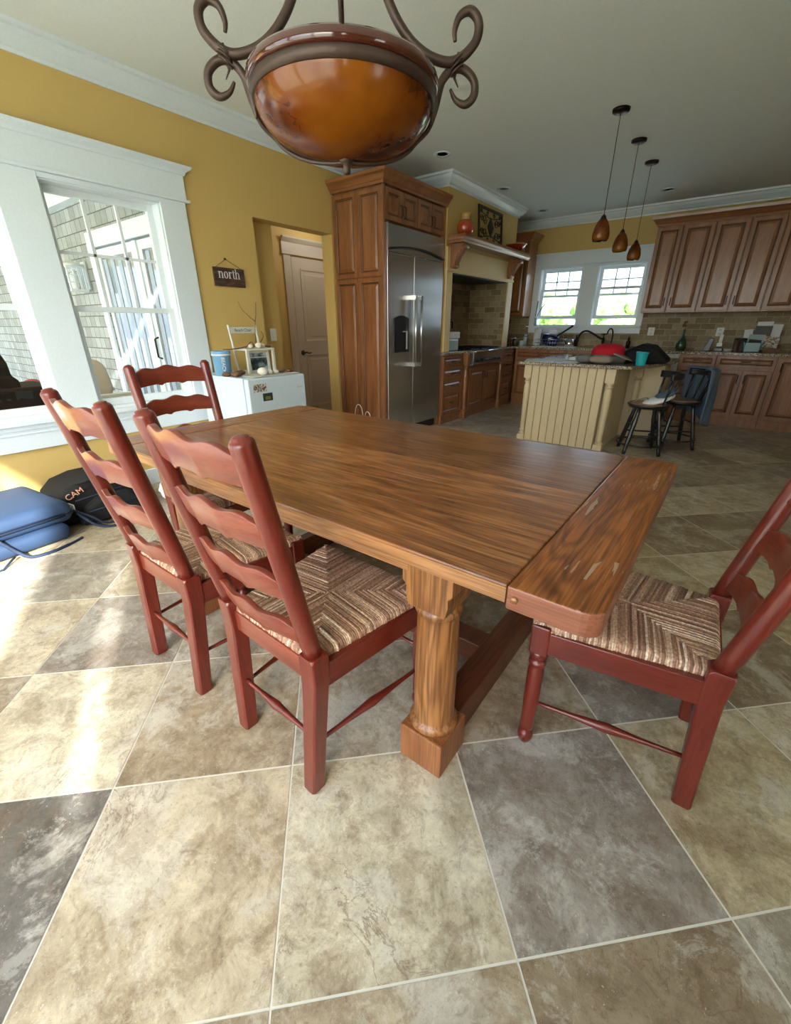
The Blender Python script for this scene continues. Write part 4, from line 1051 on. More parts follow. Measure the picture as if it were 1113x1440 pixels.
mb.prism(pts, 'x', fx + .0005, fx + .008); dp = mb.build('dispenser', 'blackplastic', rf, bevel=.003)
mb = MB(); mb.box(fx + .008, fx + .010, 3.93, 4.14, .99, 1.16); mb.build('dispenser_recess', 'black', dp)
mb = MB(); mb.box(fx + .0085, fx + .012, 4.11, 4.135, .98, 1.165); mb.box(fx + .0085, fx + .012, 4.05, 4.11, 1.155, 1.165); mb.build('dispenser_light', 'lens', dp)

# base run along the range wall
F = Face('+x', -2.97)
g1 = 'lower kitchen cabinets'
fr = [(4.905, 5.395, .73, .855, 'drawer', (5.15, .79, True)), (4.905, 5.395, .575, .72, 'drawer', (5.15, .645, True)), (4.905, 5.395, .42, .565, 'drawer', (5.15, .49, True)), (4.905, 5.395, .12, .41, 'drawer', (5.15, .27, True))]
cabinet('drawer_cabinet', 'brown four-drawer base cabinet between refrigerator and cooktop', F, 4.90, 5.40, 0, .875, .62, fr, g1, toe=.1)
def post(x, y, z0, z1, r, mat, parent, name='post', blk=.11):
    h = z1 - z0
    mb = MB(); mb.box(x - r, x + r, y - r, y + r, z1 - h * .17, z1); mb.box(x - r, x + r, y - r, y + r, z0, z0 + h * blk)
    P = [(r * .9, z0 + h * blk), (r * .95, z0 + h * (blk + .02)), (r * .6, z0 + h * (blk + .035)), (r * .62, z0 + h * (blk + .05)), (r * .85, z0 + h * (blk + .065)), (r * .62, z0 + h * (blk + .085)), (r * .66, z0 + h * (blk + .10)), (r * .88, z0 + h * .62), (r * .86, z0 + h * .72), (r * .66, z0 + h * .76), (r * .9, z0 + h * .775), (r * .9, z0 + h * .79), (r * .62, z0 + h * .80), (r * .9, z0 + h * .82), (r * .9, z0 + h * .83)]
    mb.lathe(P, (x, y, 0), 20)
    return mb.build(name, mat, parent, bevel=.002)
fr = [(5.60, 6.065, .13, .66, 'door', (6.03, .56, False)), (6.075, 6.54, .13, .66, 'door', (6.11, .56, False))]
ck = cabinet('cooktop_cabinet', 'brown two-door cabinet with turned posts under the cooktop', Face('+x', -2.955), 5.41, 6.66, 0, .69, .62, fr, g1, toe=.1)
mb = MB(); mb.box(-3.57, -2.975, 5.41, 5.59, .69, .875); mb.box(-3.57, -2.975, 6.55, 6.66, .69, .875); mb.build('side_block', 'cab', ck)
for y in (5.47, 6.60): post(-2.93, y, 0, .875, .036, 'cab', ck)
fr = [(6.67, 7.12, .73, .855, 'drawer', (6.9, .79, True)), (6.67, 7.12, .575, .72, 'drawer', (6.9, .645, True)), (6.67, 7.12, .42, .565, 'drawer', (6.9, .49, True)), (6.67, 7.12, .12, .41, 'drawer', (6.9, .27, True))]
cabinet('drawer_cabinet', 'brown drawer cabinet in shadow between cooktop and the far corner', F, 6.665, 7.13, 0, .875, .62, fr, g1, toe=.1)
# cooktop
rg = thing('gas_cooktop', 'stainless steel gas rangetop with six black knobs in the tiled alcove', 'cooktop', (-3.25, 6.07, .69))
mb = MB(); mb.box(-3.55, -2.93, 5.595, 6.545, .70, .90)
mb.prism([(-2.93, .70), (-2.90, .71), (-2.885, .86), (-2.875, .885), (-2.885, .903), (-2.93, .905)], 'y', 5.595, 6.545)
mb.build('body', 'steel', rg, bevel=.002)
mb = MB(); mb.tube([(-2.875, 5.62, .893), (-2.875, 6.52, .893)], .014, 12); mb.build('bullnose', 'chrome', rg)
for k in range(6):
    y = 5.70 + k * .145; mb = MB(); mb.lathe([(.026, 0), (.026, .006), (.021, .012), (.019, .034), (.0, .036)], (-2.895, y, .775), 16, ax='x'); mb.build('knob', 'blackplastic', rg)
for k in range(3):
    mb = MB(); y = 5.62 + k * .31
    for q in range(5): mb.box(-3.5, -2.96, y + .01 + q * .065, y + .022 + q * .065, .915, .93)
    for q in range(5): mb.box(-3.5 + q * .132, -3.488 + q * .132, y + .01, y + .282, .905, .925)
    mb.build('grate', 'blackplastic', rg)
for k in range(3):
    for x in (-3.1, -3.37):
        mb = MB(); mb.lathe([(.045, .902), (.045, .912), (.03, .914), (.03, .92), (0, .92)], (x, 5.76 + k * .31, 0), 16); mb.build('burner', 'black', rg)

# countertops
mb = MB(); mb.box(-3.585, -2.94, 4.90, 5.59, .876, .908); mb.box(-3.62, -2.905, 5.41, 5.59, .876, .907)
tag(mb.build('countertop', 'granite', at=(-3.3, 5.2, .876), bevel=.004), 'short granite countertop between refrigerator and cooktop', 'countertop')
mb = MB(); mb.prism([(-3.585, 6.55), (-2.94, 6.55), (-2.94, 7.13), (RX - .02, 7.13), (RX - .02, BY - .013), (WX + .013, BY - .013), (WX + .013, 6.845), (-3.585, 6.845)], 'z', .876, .908)
tag(mb.build('countertop', 'granite', at=(-1., 7.4, .876), bevel=.004), 'long granite countertop running under the kitchen windows and wall cabinets', 'countertop')
# back run
F = Face('-y', 7.16)
def two(a0, a1, z0=.13, z1=.66, n='door'):
    m_ = (a0 + a1) / 2; return [(a0, m_ - .003, z0, z1, n, (m_ - .035, z1 - .11, False)), (m_ + .003, a1, z0, z1, n, (m_ + .035, z1 - .11, False))]
cabinet('base_cabinet', 'brown base cabinet in the far corner left of the sink, behind the island', F, -2.93, -2.10, 0, .875, .59, [(-2.92, -2.11, .72, .855, 'drawer', (-2.5, .79, True))] + two(-2.92, -2.11), g1, toe=.1)
cabinet('base_cabinet', 'brown sink base cabinet under the kitchen windows, hidden behind the island', F, -2.095, -1.235, 0, .875, .59, [(-2.085, -1.245, .72, .855, 'drawer')] + two(-2.085, -1.245), g1, toe=.1)
dw = thing('dishwasher', 'stainless steel dishwasher behind the black bag on the island', 'dishwasher', (-.925, 7.45, 0))
mb = MB(); mb.box(-1.23, -.615, 7.155, 7.74, .0, .872); mb.build('body', 'steel', dw, bevel=.003)
mb = MB(); mb.box(-1.222, -.622, 7.135, 7.155, .10, .865); mb.build('door', 'steel', dw, bevel=.004)
mb = MB(); mb.tube([(-1.18, 7.105, .80), (-.66, 7.105, .80)], .011, 10); mb.box(-1.17, -1.15, 7.105, 7.135, .79, .81); mb.box(-.69, -.67, 7.105, 7.135, .79, .81); mb.build('handle', 'chrome', dw)
cabinet('drawer_cabinet', 'brown drawer cabinet right of the dishwasher, behind the draped stool', F, -.61, -.205, 0, .875, .59, [(-.595, -.215, .735, .86, 'drawer', (-.4, .80, True)), (-.595, -.215, .43, .715, 'drawer', (-.4, .57, True)), (-.595, -.215, .125, .415, 'drawer', (-.4, .27, True))], g1, toe=.1)
cabinet('base_cabinet', 'brown base cabinet with one wide drawer over two doors, below the clutter', F, -.20, .405, 0, .875, .59, [(-.185, .395, .735, .86, 'drawer', (.11, .80, True))] + two(-.185, .395, .125, .70), g1, toe=.1)
cabinet('base_cabinet', 'brown base cabinet with one full-height door at the right picture edge', F, .41, .80, 0, .875, .59, [(.425, .785, .125, .86, 'door', (.46, .75, False))], g1, toe=.1)
cabinet('base_cabinet', 'brown base cabinet beyond the right picture edge', F, .805, 1.5, 0, .875, .59, two(.82, 1.49, .125, .86), g1, toe=.1)
# wall cabinets
F = Face('-y', 7.43); g2 = 'upper wall cabinets'
ws = [(-1.25, -.95), (-.945, -.60), (-.595, -.25), (-.245, .085), (.09, .41), (.415, .74)]
LB = ['brown wall cabinet door unit leftmost of the row, next to the kitchen window', 'brown wall cabinet unit second from the kitchen window', 'brown wall cabinet unit third from the kitchen window', 'brown wall cabinet unit fourth from the kitchen window', 'brown wall cabinet unit fifth from the window, cut by the picture edge', 'brown wall cabinet unit beyond the picture edge']
for k, ((a0, a1), lb) in enumerate(zip(ws, LB)):
    hx = a1 - .035 if k % 2 == 0 else a0 + .035
    cabinet('wall_cabinet', lb, F, a0, a1, 1.385, 2.42, .33, [(a0 + .008, a1 - .008, 1.40, 2.405, 'door', (hx, 1.52, False))], g2)
mb = MB(); mb.sweep([(-1.25, 7.775), (-1.25, 7.43), (.74, 7.43)], [(o_, z_) for o_, z_ in [(-.0, 2.421), (.012, 2.421), (.018, 2.439), (.03, 2.447), (.055, 2.481), (.075, 2.496), (.08, 2.525), (0, 2.525)]])
tag(mb.build('cabinet_crown', 'cabx', at=(-.25, 7.6, 2.421)), 'stepped brown crown moulding running along the tops of the wall cabinets', 'moulding')
# corner wall cabinet
F = Face('-y', 7.42)
cc = cabinet('wall_cabinet', 'brown wall cabinet in the corner left of the kitchen window', F, -3.655, -2.99, 1.36, 2.43, .34, [(-3.64, -3.33, 1.375, 2.415, 'door'), (-3.32, -3.0, 1.375, 2.415, 'door')])
mb = MB(); mb.sweep([(-3.655, 7.42), (-2.99, 7.42), (-2.99, 7.76)], CROWN(2.431)); mb.build('crown_moulding', 'cabx', cc)

# mantel shelf with corbels
ms = thing('mantel_shelf', 'brown wooden mantel shelf on carved corbels over the range alcove', 'shelf', (-2.86, 5.86, 1.85))
mb = MB(); mb.box(-2.96, -2.735, 4.895, 6.84, 2.135, 2.165)
mb.sweep([(-2.96, 4.905), (-2.765, 4.905), (-2.765, 6.83), (-2.96, 6.83)], [(0, 2.085), (.008, 2.085), (.012, 2.10), (.025, 2.115), (.03, 2.135), (0, 2.135)])
mb.box(-2.96, -2.765, 4.905, 6.83, 2.10, 2.135)
mb.build('shelf_board', 'caby', ms, bevel=.002)
for y in (5.03, 6.66):
    mb = MB(); prof = [(-2.96, 2.085), (-2.79, 2.085), (-2.785, 2.06), (-2.80, 2.035), (-2.83, 2.03), (-2.835, 2.005), (-2.86, 1.985), (-2.885, 1.96), (-2.89, 1.925), (-2.905, 1.90), (-2.90, 1.875), (-2.915, 1.85), (-2.94, 1.84), (-2.96, 1.85)]
    mb.prism(prof, 'y', y - .055, y + .055)
    mb.tube([(-2.80, y - .06, 2.055), (-2.80, y + .06, 2.055)], .02, 12); mb.tube([(-2.92, y - .06, 1.868), (-2.92, y + .06, 1.868)], .018, 12)
    for q in (-.03, 0, .03):
        mb.tube([(-2.79, y + q, 2.07), (-2.825, y + q, 2.02), (-2.87, y + q, 1.965), (-2.895, y + q, 1.91), (-2.91, y + q, 1.86)], [.006, .011, .012, .009, .004], 8)
    mb.build('corbel', 'cab', ms)
pt_ = thing('pitcher', 'round orange glazed pitcher with ochre neck on the mantel shelf', 'pitcher', (-2.86, 5.11, 2.1655))
c = (-2.86, 5.11, 0)
mb = MB(); mb.lathe([(.05, 2.1655), (.055, 2.17), (.085, 2.20), (.098, 2.245), (.094, 2.285), (.07, 2.32), (.055, 2.33)], c, 28); mb.build('body', 'terracotta', pt_)
mb = MB(); mb.lathe([(.056, 2.328), (.05, 2.345), (.052, 2.37), (.062, 2.39), (.058, 2.39), (.048, 2.37), (.046, 2.345), (.048, 2.33)], c, 28); mb.build('neck', 'ochre', pt_)
mb = MB(); mb.tube(smooth_path([(-2.86, 5.165, 2.38), (-2.86, 5.22, 2.36), (-2.86, 5.235, 2.31), (-2.86, 5.205, 2.27)]), .009, 8); mb.build('handle', 'ochre', pt_)
bw = thing('bowl', 'red glazed bowl at the far end of the mantel shelf', 'bowl', (-2.86, 6.58, 2.1655))
mb = MB(); mb.lathe([(.05, 2.166), (.055, 2.172), (.10, 2.20), (.145, 2.255), (.15, 2.262), (.14, 2.258), (.095, 2.21), (.04, 2.185), (.001, 2.183)], (-2.86, 6.58, 0), 32); mb.build('body', 'redbowl', bw)
mb = MB(); mb.lathe([(.149, 2.255), (.153, 2.262), (.149, 2.267), (.145, 2.262), (.149, 2.255)], (-2.86, 6.58, 0), 32); mb.build('rim', 'ochre', bw)
# iron scroll panel leaning on the wall
ip = thing('iron_scroll_panel', 'square dark wrought iron scrollwork panel leaning above the mantel shelf', 'wall panel', (-2.95, 5.87, 2.1655))
T = Matrix.Translation((-2.915, 5.87, 2.1675)) @ Matrix.Rotation(-.07, 4, 'Y')
y0, y1, z1 = -.34, .34, .40
mb = MB(); fw = .028
mb.box(0, .02, y0, y1, 0, fw, T=T); mb.box(0, .02, y0, y1, z1 - fw, z1, T=T); mb.box(0, .02, y0, y0 + fw, fw, z1 - fw, T=T); mb.box(0, .02, y1 - fw, y1, fw, z1 - fw, T=T)
mb.build('frame', 'glaze', ip, bevel=.002)
mb = MB(); mb.prism([(0, .09), (.085, .20), (0, .31), (-.085, .20)], 'x', .004, .014, T=T); mb.build('centre_diamond', 'glaze', ip)
mb = MB()
def spiral(cy, cz, r, t0, turns, s=1):
    return [(.01, cy + s * r * (1 - k / 22 * .75) * math.cos(t0 + turns * 2 * PI * k / 22), cz + r * (1 - k / 22 * .75) * math.sin(t0 + turns * 2 * PI * k / 22)) for k in range(23)]
for s in (-1, 1):
    for cz in (.13, .27):
        mb.tube(spiral(s * .165, cz, .055, PI, 1.4, s), .0055, 6, T=T)
        mb.tube(spiral(s * .245, cz, .04, 0, 1.3, s), .0055, 6, T=T)
    for cz in (.06, .34):
        mb.tube(spiral(s * .10, cz, .03, PI / 2, 1.2, s), .005, 6, T=T); mb.tube(spiral(s * .26, cz, .028, 0, 1.2, s), .005, 6, T=T)
for cz, dz in ((.085, .03), (.315, -.03)):
    mb.tube([(.01, -.31 + .62 * k / 20, cz + dz * math.cos((k / 20 - .5) * 2 * PI) * .6) for k in range(21)], .006, 6, T=T)
mb.build('scrollwork', 'bronze', ip)

# kitchen island
isl = thing('kitchen_island', 'cream beadboard kitchen island with turned posts and granite top', 'kitchen island', (-1.35, 5.5, 0))
IZ = .832; IY = 4.815
mb = MB(); mb.box(-1.765, -1.01, IY + .02, 6.25, .0, IZ); mb.box(-1.80, -1.765, 4.90, 6.25, 0, IZ); mb.box(-1.01, -.955, 4.905, 6.25, 0, IZ)
mb.box(-.955, -.60, 5.72, 6.25, 0, IZ)
mb.build('body', 'creamy', isl, bevel=.002)
mb = MB(); n = 9; xa, xb = -1.765, -1.01
for k in range(n):
    a = xa + (xb - xa) * k / n; b = xa + (xb - xa) * (k + 1) / n
    mb.prism([(a + .003, IY + .02), (a + .003, IY + .006), (a + .007, IY + .002), (b - .007, IY + .002), (b - .003, IY + .006), (b - .003, IY + .02)], 'z', .0, IZ - .001)
mb.box(xa, xb, IY + .012, IY + .02, 0, IZ - .001, 1)
mb.build('beadboard_panel', ['creamy', 'creamgroove'], isl)
mb = MB(); n = 9
for k in range(n):
    a = 4.905 + .80 * k / n; b = 4.905 + .80 * (k + 1) / n
    mb.prism([(-.955, a + .003), (-.941, a + .003), (-.937, a + .007), (-.937, b - .007), (-.941, b - .003), (-.955, b - .003)], 'z', .0, IZ - .001)
mb.box(-.955, -.947, 4.90, 5.70, 0, IZ - .001, 1)
mb.build('beadboard_panel', ['creamy', 'creamgroove'], isl)
post(-1.805, IY + .03, 0, IZ, .04, 'creamy', isl, blk=.07); post(-.955, IY + .03, 0, IZ, .045, 'creamy', isl, blk=.07); post(-.83, 5.66, 0, IZ, .04, 'creamy', isl, blk=.07)
mb = MB(); mb.prism([(-1.90, 4.735), (-.765, 4.735), (-.60, 5.30), (-.53, 5.75), (-.53, 6.32), (-1.90, 6.32)], 'z', IZ, IZ + .032); mb.build('countertop', 'granite', isl, bevel=.008, seg=3)
IT = IZ + .033
# items on the island
def sheet(x, y, w, h, r, z, label, mat='paper', group='papers on the island', th=.0015):
    o = MB(); T = Matrix.Translation((x, y, z)) @ Matrix.Rotation(r, 4, 'Z')
    o.box(-w / 2, w / 2, -h / 2, h / 2, 0, th, T=T); return tag(o.build('paper_sheet', mat, at=(x, y, z)), label, 'paper', group)
sheet(-1.74, 4.95, .30, .40, .3, IT, 'large pale paper hanging over the left front corner of the island', th=.003)
sheet(-1.62, 5.15, .22, .28, -.4, IT + .004, 'pale paper lying across another on the left of the island', th=.002)
sheet(-1.45, 4.98, .22, .28, .9, IT, 'lone letter sheet in the middle of the island front', th=.002)
mb = MB(); mb.box(-1.50, -1.22, 5.2, 5.5, IT, IT + .03); tag(mb.build('paper_stack', 'paper', at=(-1.36, 5.35, IT), bevel=.004), 'stack of white papers left of the red cap on the island', 'paper stack')
cap = thing('cap', 'red cap with grey brim on the island', 'cap', (-1.05, 5.2, IT))
def dome(c, r, T=None, p=1.0): b = MB(); b.blob(c, r, 24, 14, power=p, jit=.015, T=T); return b
mb = MB(); mb.prism([(-1.30, 5.05), (-1.18, 4.98), (-1.02, 5.0), (-.90, 5.12), (-.93, 5.3), (-1.1, 5.36), (-1.27, 5.28)], 'z', IT, IT + .075); mb.build('folded_base', 'grey', cap, bevel=.03, seg=3)
mb = dome((-1.10, 5.2, IT + .085), (.165, .15, .10), p=.8); mb.build('crown', 'red_cloth', cap)
T = Matrix.Translation((-.93, 5.07, IT + .065)) @ Matrix.Rotation(.38, 4, 'Y')
mb = MB(); mb.prism([(-.08, -.09), (.05, -.07), (.10, 0), (.05, .07), (-.08, .09)], 'z', -.005, .005, T=T); mb.build('brim', 'taupe', cap, bevel=.003)
mb = MB(); mb.blob((-1.10, 4.93, IT + .042), (.11, .09, .042), 20, 12, jit=.03, power=.8); tag(mb.build('folded_cloth', 'taupe', at=(-1.1, 4.93, IT)), 'crumpled taupe cloth in front of the red cap', 'cloth')
mb = MB(); mb.blob((-1.27, 4.97, IT + .04), (.085, .09, .04), 20, 12, jit=.03, power=.7); tag(mb.build('folded_cloth', 'grey', at=(-1.27, 4.97, IT)), 'dark grey folded cloth left of the taupe one on the island', 'cloth')
bb = thing('tote_bag', 'black bag slumped on the right end of the island', 'bag', (-.76, 5.35, IT))
mb = MB(); mb.prism([(-.99, IT), (-.97, IT + .07), (-.87, IT + .15), (-.80, IT + .185), (-.70, IT + .17), (-.62, IT + .10), (-.56, IT + .05), (-.545, IT)], 'y', 5.2, 5.55); mb.build('body', 'blackcloth', bb, bevel=.04, seg=4, smooth=True)
mb = MB(); mb.tube(smooth_path([(-.97, 5.19, IT + .05), (-.93, 5.17, IT + .11), (-.84, 5.17, IT + .15), (-.76, 5.19, IT + .12), (-.72, 5.19, IT + .03)]), .010, 8); mb.build('handle', 'blackcloth', bb)
tc = thing('tumbler', 'turquoise ribbed tumbler on the island corner', 'tumbler', (-.735, 4.93, IT))
mb = MB(); pr = [(.040, IT)] + [(.040 + .012 * k / 12 + (.0025 if k % 2 else 0), IT + .004 + .105 * k / 12) for k in range(13)]; mb.lathe(pr, (-.735, 4.93, 0), 24); mb.build('body', 'teal', tc)
mb = MB(); mb.lathe([(.056, IT + .108), (.057, IT + .12), (.05, IT + .125), (0, IT + .125)], (-.735, 4.93, 0), 24); mb.build('lid', 'teal', tc)

# bar stools
def stool(label):
    t = thing('bar_stool', label, 'stool', (0, 0, 0), 0, 'round-seat black bar stools at the island')
    SZ_ = .50
    mb = MB(); mb.lathe([(.10, SZ_ - .045), (.165, SZ_ - .04), (.185, SZ_ - .02), (.188, SZ_ - .006), (.18, SZ_)], (0, 0, 0), 36); mb.build('seat_rim', 'black', t)
    mb = MB(); mb.lathe([(.178, SZ_ - .004), (.176, SZ_ + .006), (.15, SZ_ + .008), (.0, SZ_ - .001)], (0, 0, 0), 36); mb.build('seat', 'seatwood', t)
    for k in range(4):
        a = PI / 4 + k * PI / 2; c_, s_ = math.cos(a), math.sin(a)
        mb = MB(); pts = []; rad = []
        for i in range(11):
            u = i / 10; r = .125 + .105 * (1 - u); pts.append((c_ * r, s_ * r, (SZ_ - .04) * u)); rad.append(.017 + .004 * math.sin(u * PI) + (.003 if i in (3, 7) else 0))
        mb.tube(pts, rad, 10); mb.build('leg', 'black', t)
    for z in (.10, .19, .28):
        r = .125 + .105 * (1 - z / .46)
        mb = MB()
        if z < .15: mb.tube([((r + .012) * math.cos(2 * PI * k / 40), (r + .012) * math.sin(2 * PI * k / 40), z) for k in range(41)], .009, 8)
        else:
            for k in range(4):
                a, b = PI / 4 + k * PI / 2, PI / 4 + (k + 1) * PI / 2
                if (k % 2) == (z > .2): m2 = MB(); m2.tube([(r * math.cos(a), r * math.sin(a), z), (r * math.cos(b), r * math.sin(b), z)], .008, 8); m2.build('rung', 'black', t)
        if z < .15: mb.build('foot_ring', 'black', t)
    # curved back: +x side
    mb = MB(); pts = [((.19 + .05 + .0) * math.cos(a), .215 * math.sin(a), .775 + .0 * a) for a in [(-1.15 + 2.3 * k / 16) for k in range(17)]]
    for dz in (-.022, -.008, .006, .018): mb.tube([(p[0], p[1], p[2] + dz) for p in pts], .013, 8)
    mb.build('back_rail', 'black', t)
    for k in range(5):
        a = -.95 + 1.9 * k / 4
        mb = MB(); mb.tube([(.165 * math.cos(a), .165 * math.sin(a), SZ_ - .005), (.20 * math.cos(a), .19 * math.sin(a), .64), (.238 * math.cos(a), .213 * math.sin(a), .765)], [.008, .011, .008], 8); mb.build('spindle', 'black', t)
    return t
st = stool('black bar stool with tan seat nearest the camera, white cap on its seat')
place(st, -.60, 5.04, .35)
dup(st, (-.36, 5.50, 0), .5, 'black bar stool behind the other one, a grey-blue jacket draped over its back')
# jacket
jk = thing('jacket', 'grey-blue jacket draped over the back of the rear bar stool', 'jacket', (-.25, 5.5, .3))
mb = MB(); vs = []; fs = []; nu, nv = 18, 22
for j in range(nv + 1):
    v = j / nv
    for i in range(nu + 1):
        u = i / nu; a = -1.2 + 2.4 * u
        fold = .012 * math.sin(u * 23 + v * 3) * min(1, v * 2)
        if v < .18:
            t_ = v / .18; rr = .19 + .06 * t_; z = .808 + .012 * math.sin(t_ * PI)
        else:
            t_ = (v - .18) / .82; rr = .255 + .02 * t_ + fold; z = .808 - (.50 + .05 * math.sin(u * 5)) * t_
        ca, sa = math.cos(a + .5), math.sin(a + .5)
        vs.append((-.36 + rr * ca * (1.0), 5.50 + rr * sa * .95, z))
for j in range(nv):
    for i in range(nu): fs.append((j * (nu + 1) + i, j * (nu + 1) + i + 1, (j + 1) * (nu + 1) + i + 1, (j + 1) * (nu + 1) + i))
mb.add(vs, fs, 0, True); o = mb.build('body', 'slate', jk); md = o.modifiers.new('solid', 'SOLIDIFY'); md.thickness = .012; md.offset = 1
# hat / white bag on the stool seat
wc = thing('sun_hat', 'crumpled white cap on the tan seat of the nearer bar stool', 'hat', (-.54, 5.02, .51))
T = Matrix.Translation((-.52, 5.03, .545)) @ Matrix.Rotation(.5, 4, 'Z') @ Matrix.Rotation(-.35, 4, 'Y')
mb = MB(); mb.blob((0, 0, 0), (.15, .11, .035), 20, 12, jit=.03, T=T); mb.build('crown', 'paper', wc)
mb = MB(); T2 = Matrix.Translation((-.47, 5.05, .60)) @ Matrix.Rotation(.5, 4, 'Z') @ Matrix.Rotation(-.5, 4, 'Y'); mb.blob((0, 0, 0), (.12, .09, .03), 18, 10, jit=.03, T=T2); mb.build('lining', 'slate', wc)
mb = MB(); mb.tube(smooth_path([(-.70, 4.92, .46), (-.735, 4.93, .505), (-.69, 4.96, .535), (-.62, 4.98, .56), (-.60, 5.0, .53)]), .005, 6); mb.build('strap', 'taupe', wc)

# things on the counters
KZ_ = .9085
wt = thing('drinks_dispenser', 'clear container with white lid and blue cap on the counter by the refrigerator', 'drink container', (-3.18, 5.30, KZ_))
mb = MB(); mb.box(-3.30, -3.06, 5.20, 5.46, KZ_, KZ_ + .15); mb.build('tank', 'pale', wt, bevel=.02, seg=3)
mb = MB(); mb.box(-3.31, -3.05, 5.19, 5.47, KZ_ + .15, KZ_ + .235); mb.build('lid', 'whitep', wt, bevel=.012, seg=3)
mb = MB(); mb.lathe([(.07, KZ_ + .235), (.075, KZ_ + .27), (.055, KZ_ + .30), (.03, KZ_ + .315), (0, KZ_ + .32)], (-3.18, 5.29, 0), 20); mb.build('cap', 'bluecap', wt)
mb = MB(); mb.box(-3.25, -3.12, 5.50, 5.57, KZ_ + .0, KZ_ + .17); tag(mb.build('red_canister', 'redbowl', at=(-3.18, 5.53, KZ_), bevel=.015), 'dark red canister behind the container with the blue cap', 'canister')
# pot filler
pf = thing('pot_filler', 'dark jointed pot filler tap on the tiled alcove wall', 'tap', (-3.56, 6.0, 1.25))
mb = MB(); mb.tube([(-3.583, 6.02, 1.30), (-3.52, 6.02, 1.30), (-3.52, 5.82, 1.30), (-3.49, 5.82, 1.27), (-3.49, 6.00, 1.27), (-3.49, 6.0, 1.18)], .009, 8); mb.lathe([(.03, 0), (.03, .012)], (-3.584, 6.02, 1.30), 14, ax='x'); mb.build('arm', 'bronze', pf)
# soap, mugs and small jars in the far corner
for (x, y, r, h, m_, nm, lb) in [(-3.05, 7.35, .03, .13, 'black', 'pepper_mill', 'small black mill on the far corner counter'), (-3.13, 7.42, .03, .12, 'redbowl', 'spice_jar', 'small red-capped jar left of the black mill in the far corner'), (-2.95, 7.42, .045, .10, 'pale', 'drinking_glass', 'clear tumbler right of the black mill in the far corner'),
                               (-2.98, 7.62, .035, .17, 'pale', 'glass_jar', 'tall clear jar behind the tumbler in the far corner'), (-3.3, 7.5, .06, .16, 'black', 'coffee_grinder', 'black grinder under the corner wall cabinet')]:
    t = thing(nm, lb, 'jar', (x, y, KZ_)); mb = MB(); mb.lathe([(r * .9, KZ_), (r, KZ_ + .01), (r, KZ_ + h * .75), (r * .8, KZ_ + h * .82)], (x, y, 0), 16); mb.build('body', m_, t)
    if nm != 'drinking_glass': mb = MB(); mb.lathe([(r * .82, KZ_ + h * .82), (r * .85, KZ_ + h * .97), (r * .3, KZ_ + h), (0, KZ_ + h)], (x, y, 0), 16); mb.build('lid', 'chrome', t)
# paper towels
tw = thing('paper_towel_roll', 'upright paper towel roll on the counter below the left sink window', 'paper towels', (-2.73, 7.5, KZ_))
mb = MB(); mb.lathe([(.055, KZ_ + .012), (.056, KZ_ + .27), (.02, KZ_ + .27)], (-2.73, 7.5, 0), 24); mb.build('roll', 'paper', tw)
mb = MB(); mb.lathe([(.07, KZ_), (.07, KZ_ + .01), (.006, KZ_ + .012), (.006, KZ_ + .29), (.01, KZ_ + .30), (0, KZ_ + .305)], (-2.73, 7.5, 0), 20); mb.build('holder', 'chrome', tw)
# dish rack with dark blue pot and pan
dr = thing('dish_rack', 'wire dish rack beside the sink holding dark blue pots', 'dish rack', (-2.45, 7.4, KZ_))
mb = MB()
for z in (KZ_ + .006, KZ_ + .06, KZ_ + .11): mb.tube([(-2.66, 7.25, z), (-2.22, 7.25, z), (-2.22, 7.55, z), (-2.66, 7.55, z), (-2.66, 7.25, z)], .003, 6)
for k in range(12):
    x = -2.66 + .04 * k; mb.tube([(x, 7.25, KZ_ + .11), (x, 7.25, KZ_ + .006), (x, 7.55, KZ_ + .006), (x, 7.55, KZ_ + .11)], .002, 5)
mb.build('wire_frame', 'chrome', dr)
mb = MB(); mb.box(-2.70, -2.05, 7.22, 7.60, KZ_, KZ_ + .004); mb.build('drip_tray', 'whitep', dr)
sp_ = thing('saucepan', 'dark blue saucepan with black handle pointing up in the dish rack', 'saucepan', (-2.46, 7.4, KZ_ + .02))
T = Matrix.Translation((-2.47, 7.40, KZ_ + .10)) @ Matrix.Rotation(.15, 4, 'Y')
mb = MB(); mb.lathe([(.001, -.085), (.12, -.08), (.14, -.03), (.142, .05), (.13, .075), (.001, .10)], (0, 0, 0), 28, T=T); mb.build('body', 'darkblue', sp_)
mb = MB(); mb.tube([(-2.36, 7.38, KZ_ + .165), (-2.27, 7.37, KZ_ + .22), (-2.17, 7.35, KZ_ + .285), (-2.13, 7.345, KZ_ + .31)], [.012, .013, .014, .016], 8); mb.build('handle', 'blackplastic', sp_)
mb = MB(); mb.lathe([(.07, KZ_ + .19), (.066, KZ_ + .215), (.04, KZ_ + .24), (0, KZ_ + .25)], (-2.44, 7.42, 0), 20); tag(mb.build('plate', 'whitep', at=(-2.44, 7.42, KZ_ + .19)), 'white bowl upside down on top of the blue saucepan', 'bowl')
mb = MB(); mb.lathe([(.055, KZ_ + .006), (.065, KZ_ + .02), (.068, KZ_ + .115), (.06, KZ_ + .115), (.055, KZ_ + .02), (0, KZ_ + .015)], (-2.17, 7.42, 0), 24); tag(mb.build('steel_bowl', 'chrome', at=(-2.17, 7.42, KZ_)), 'shiny metal pot right of the dish rack', 'pot')
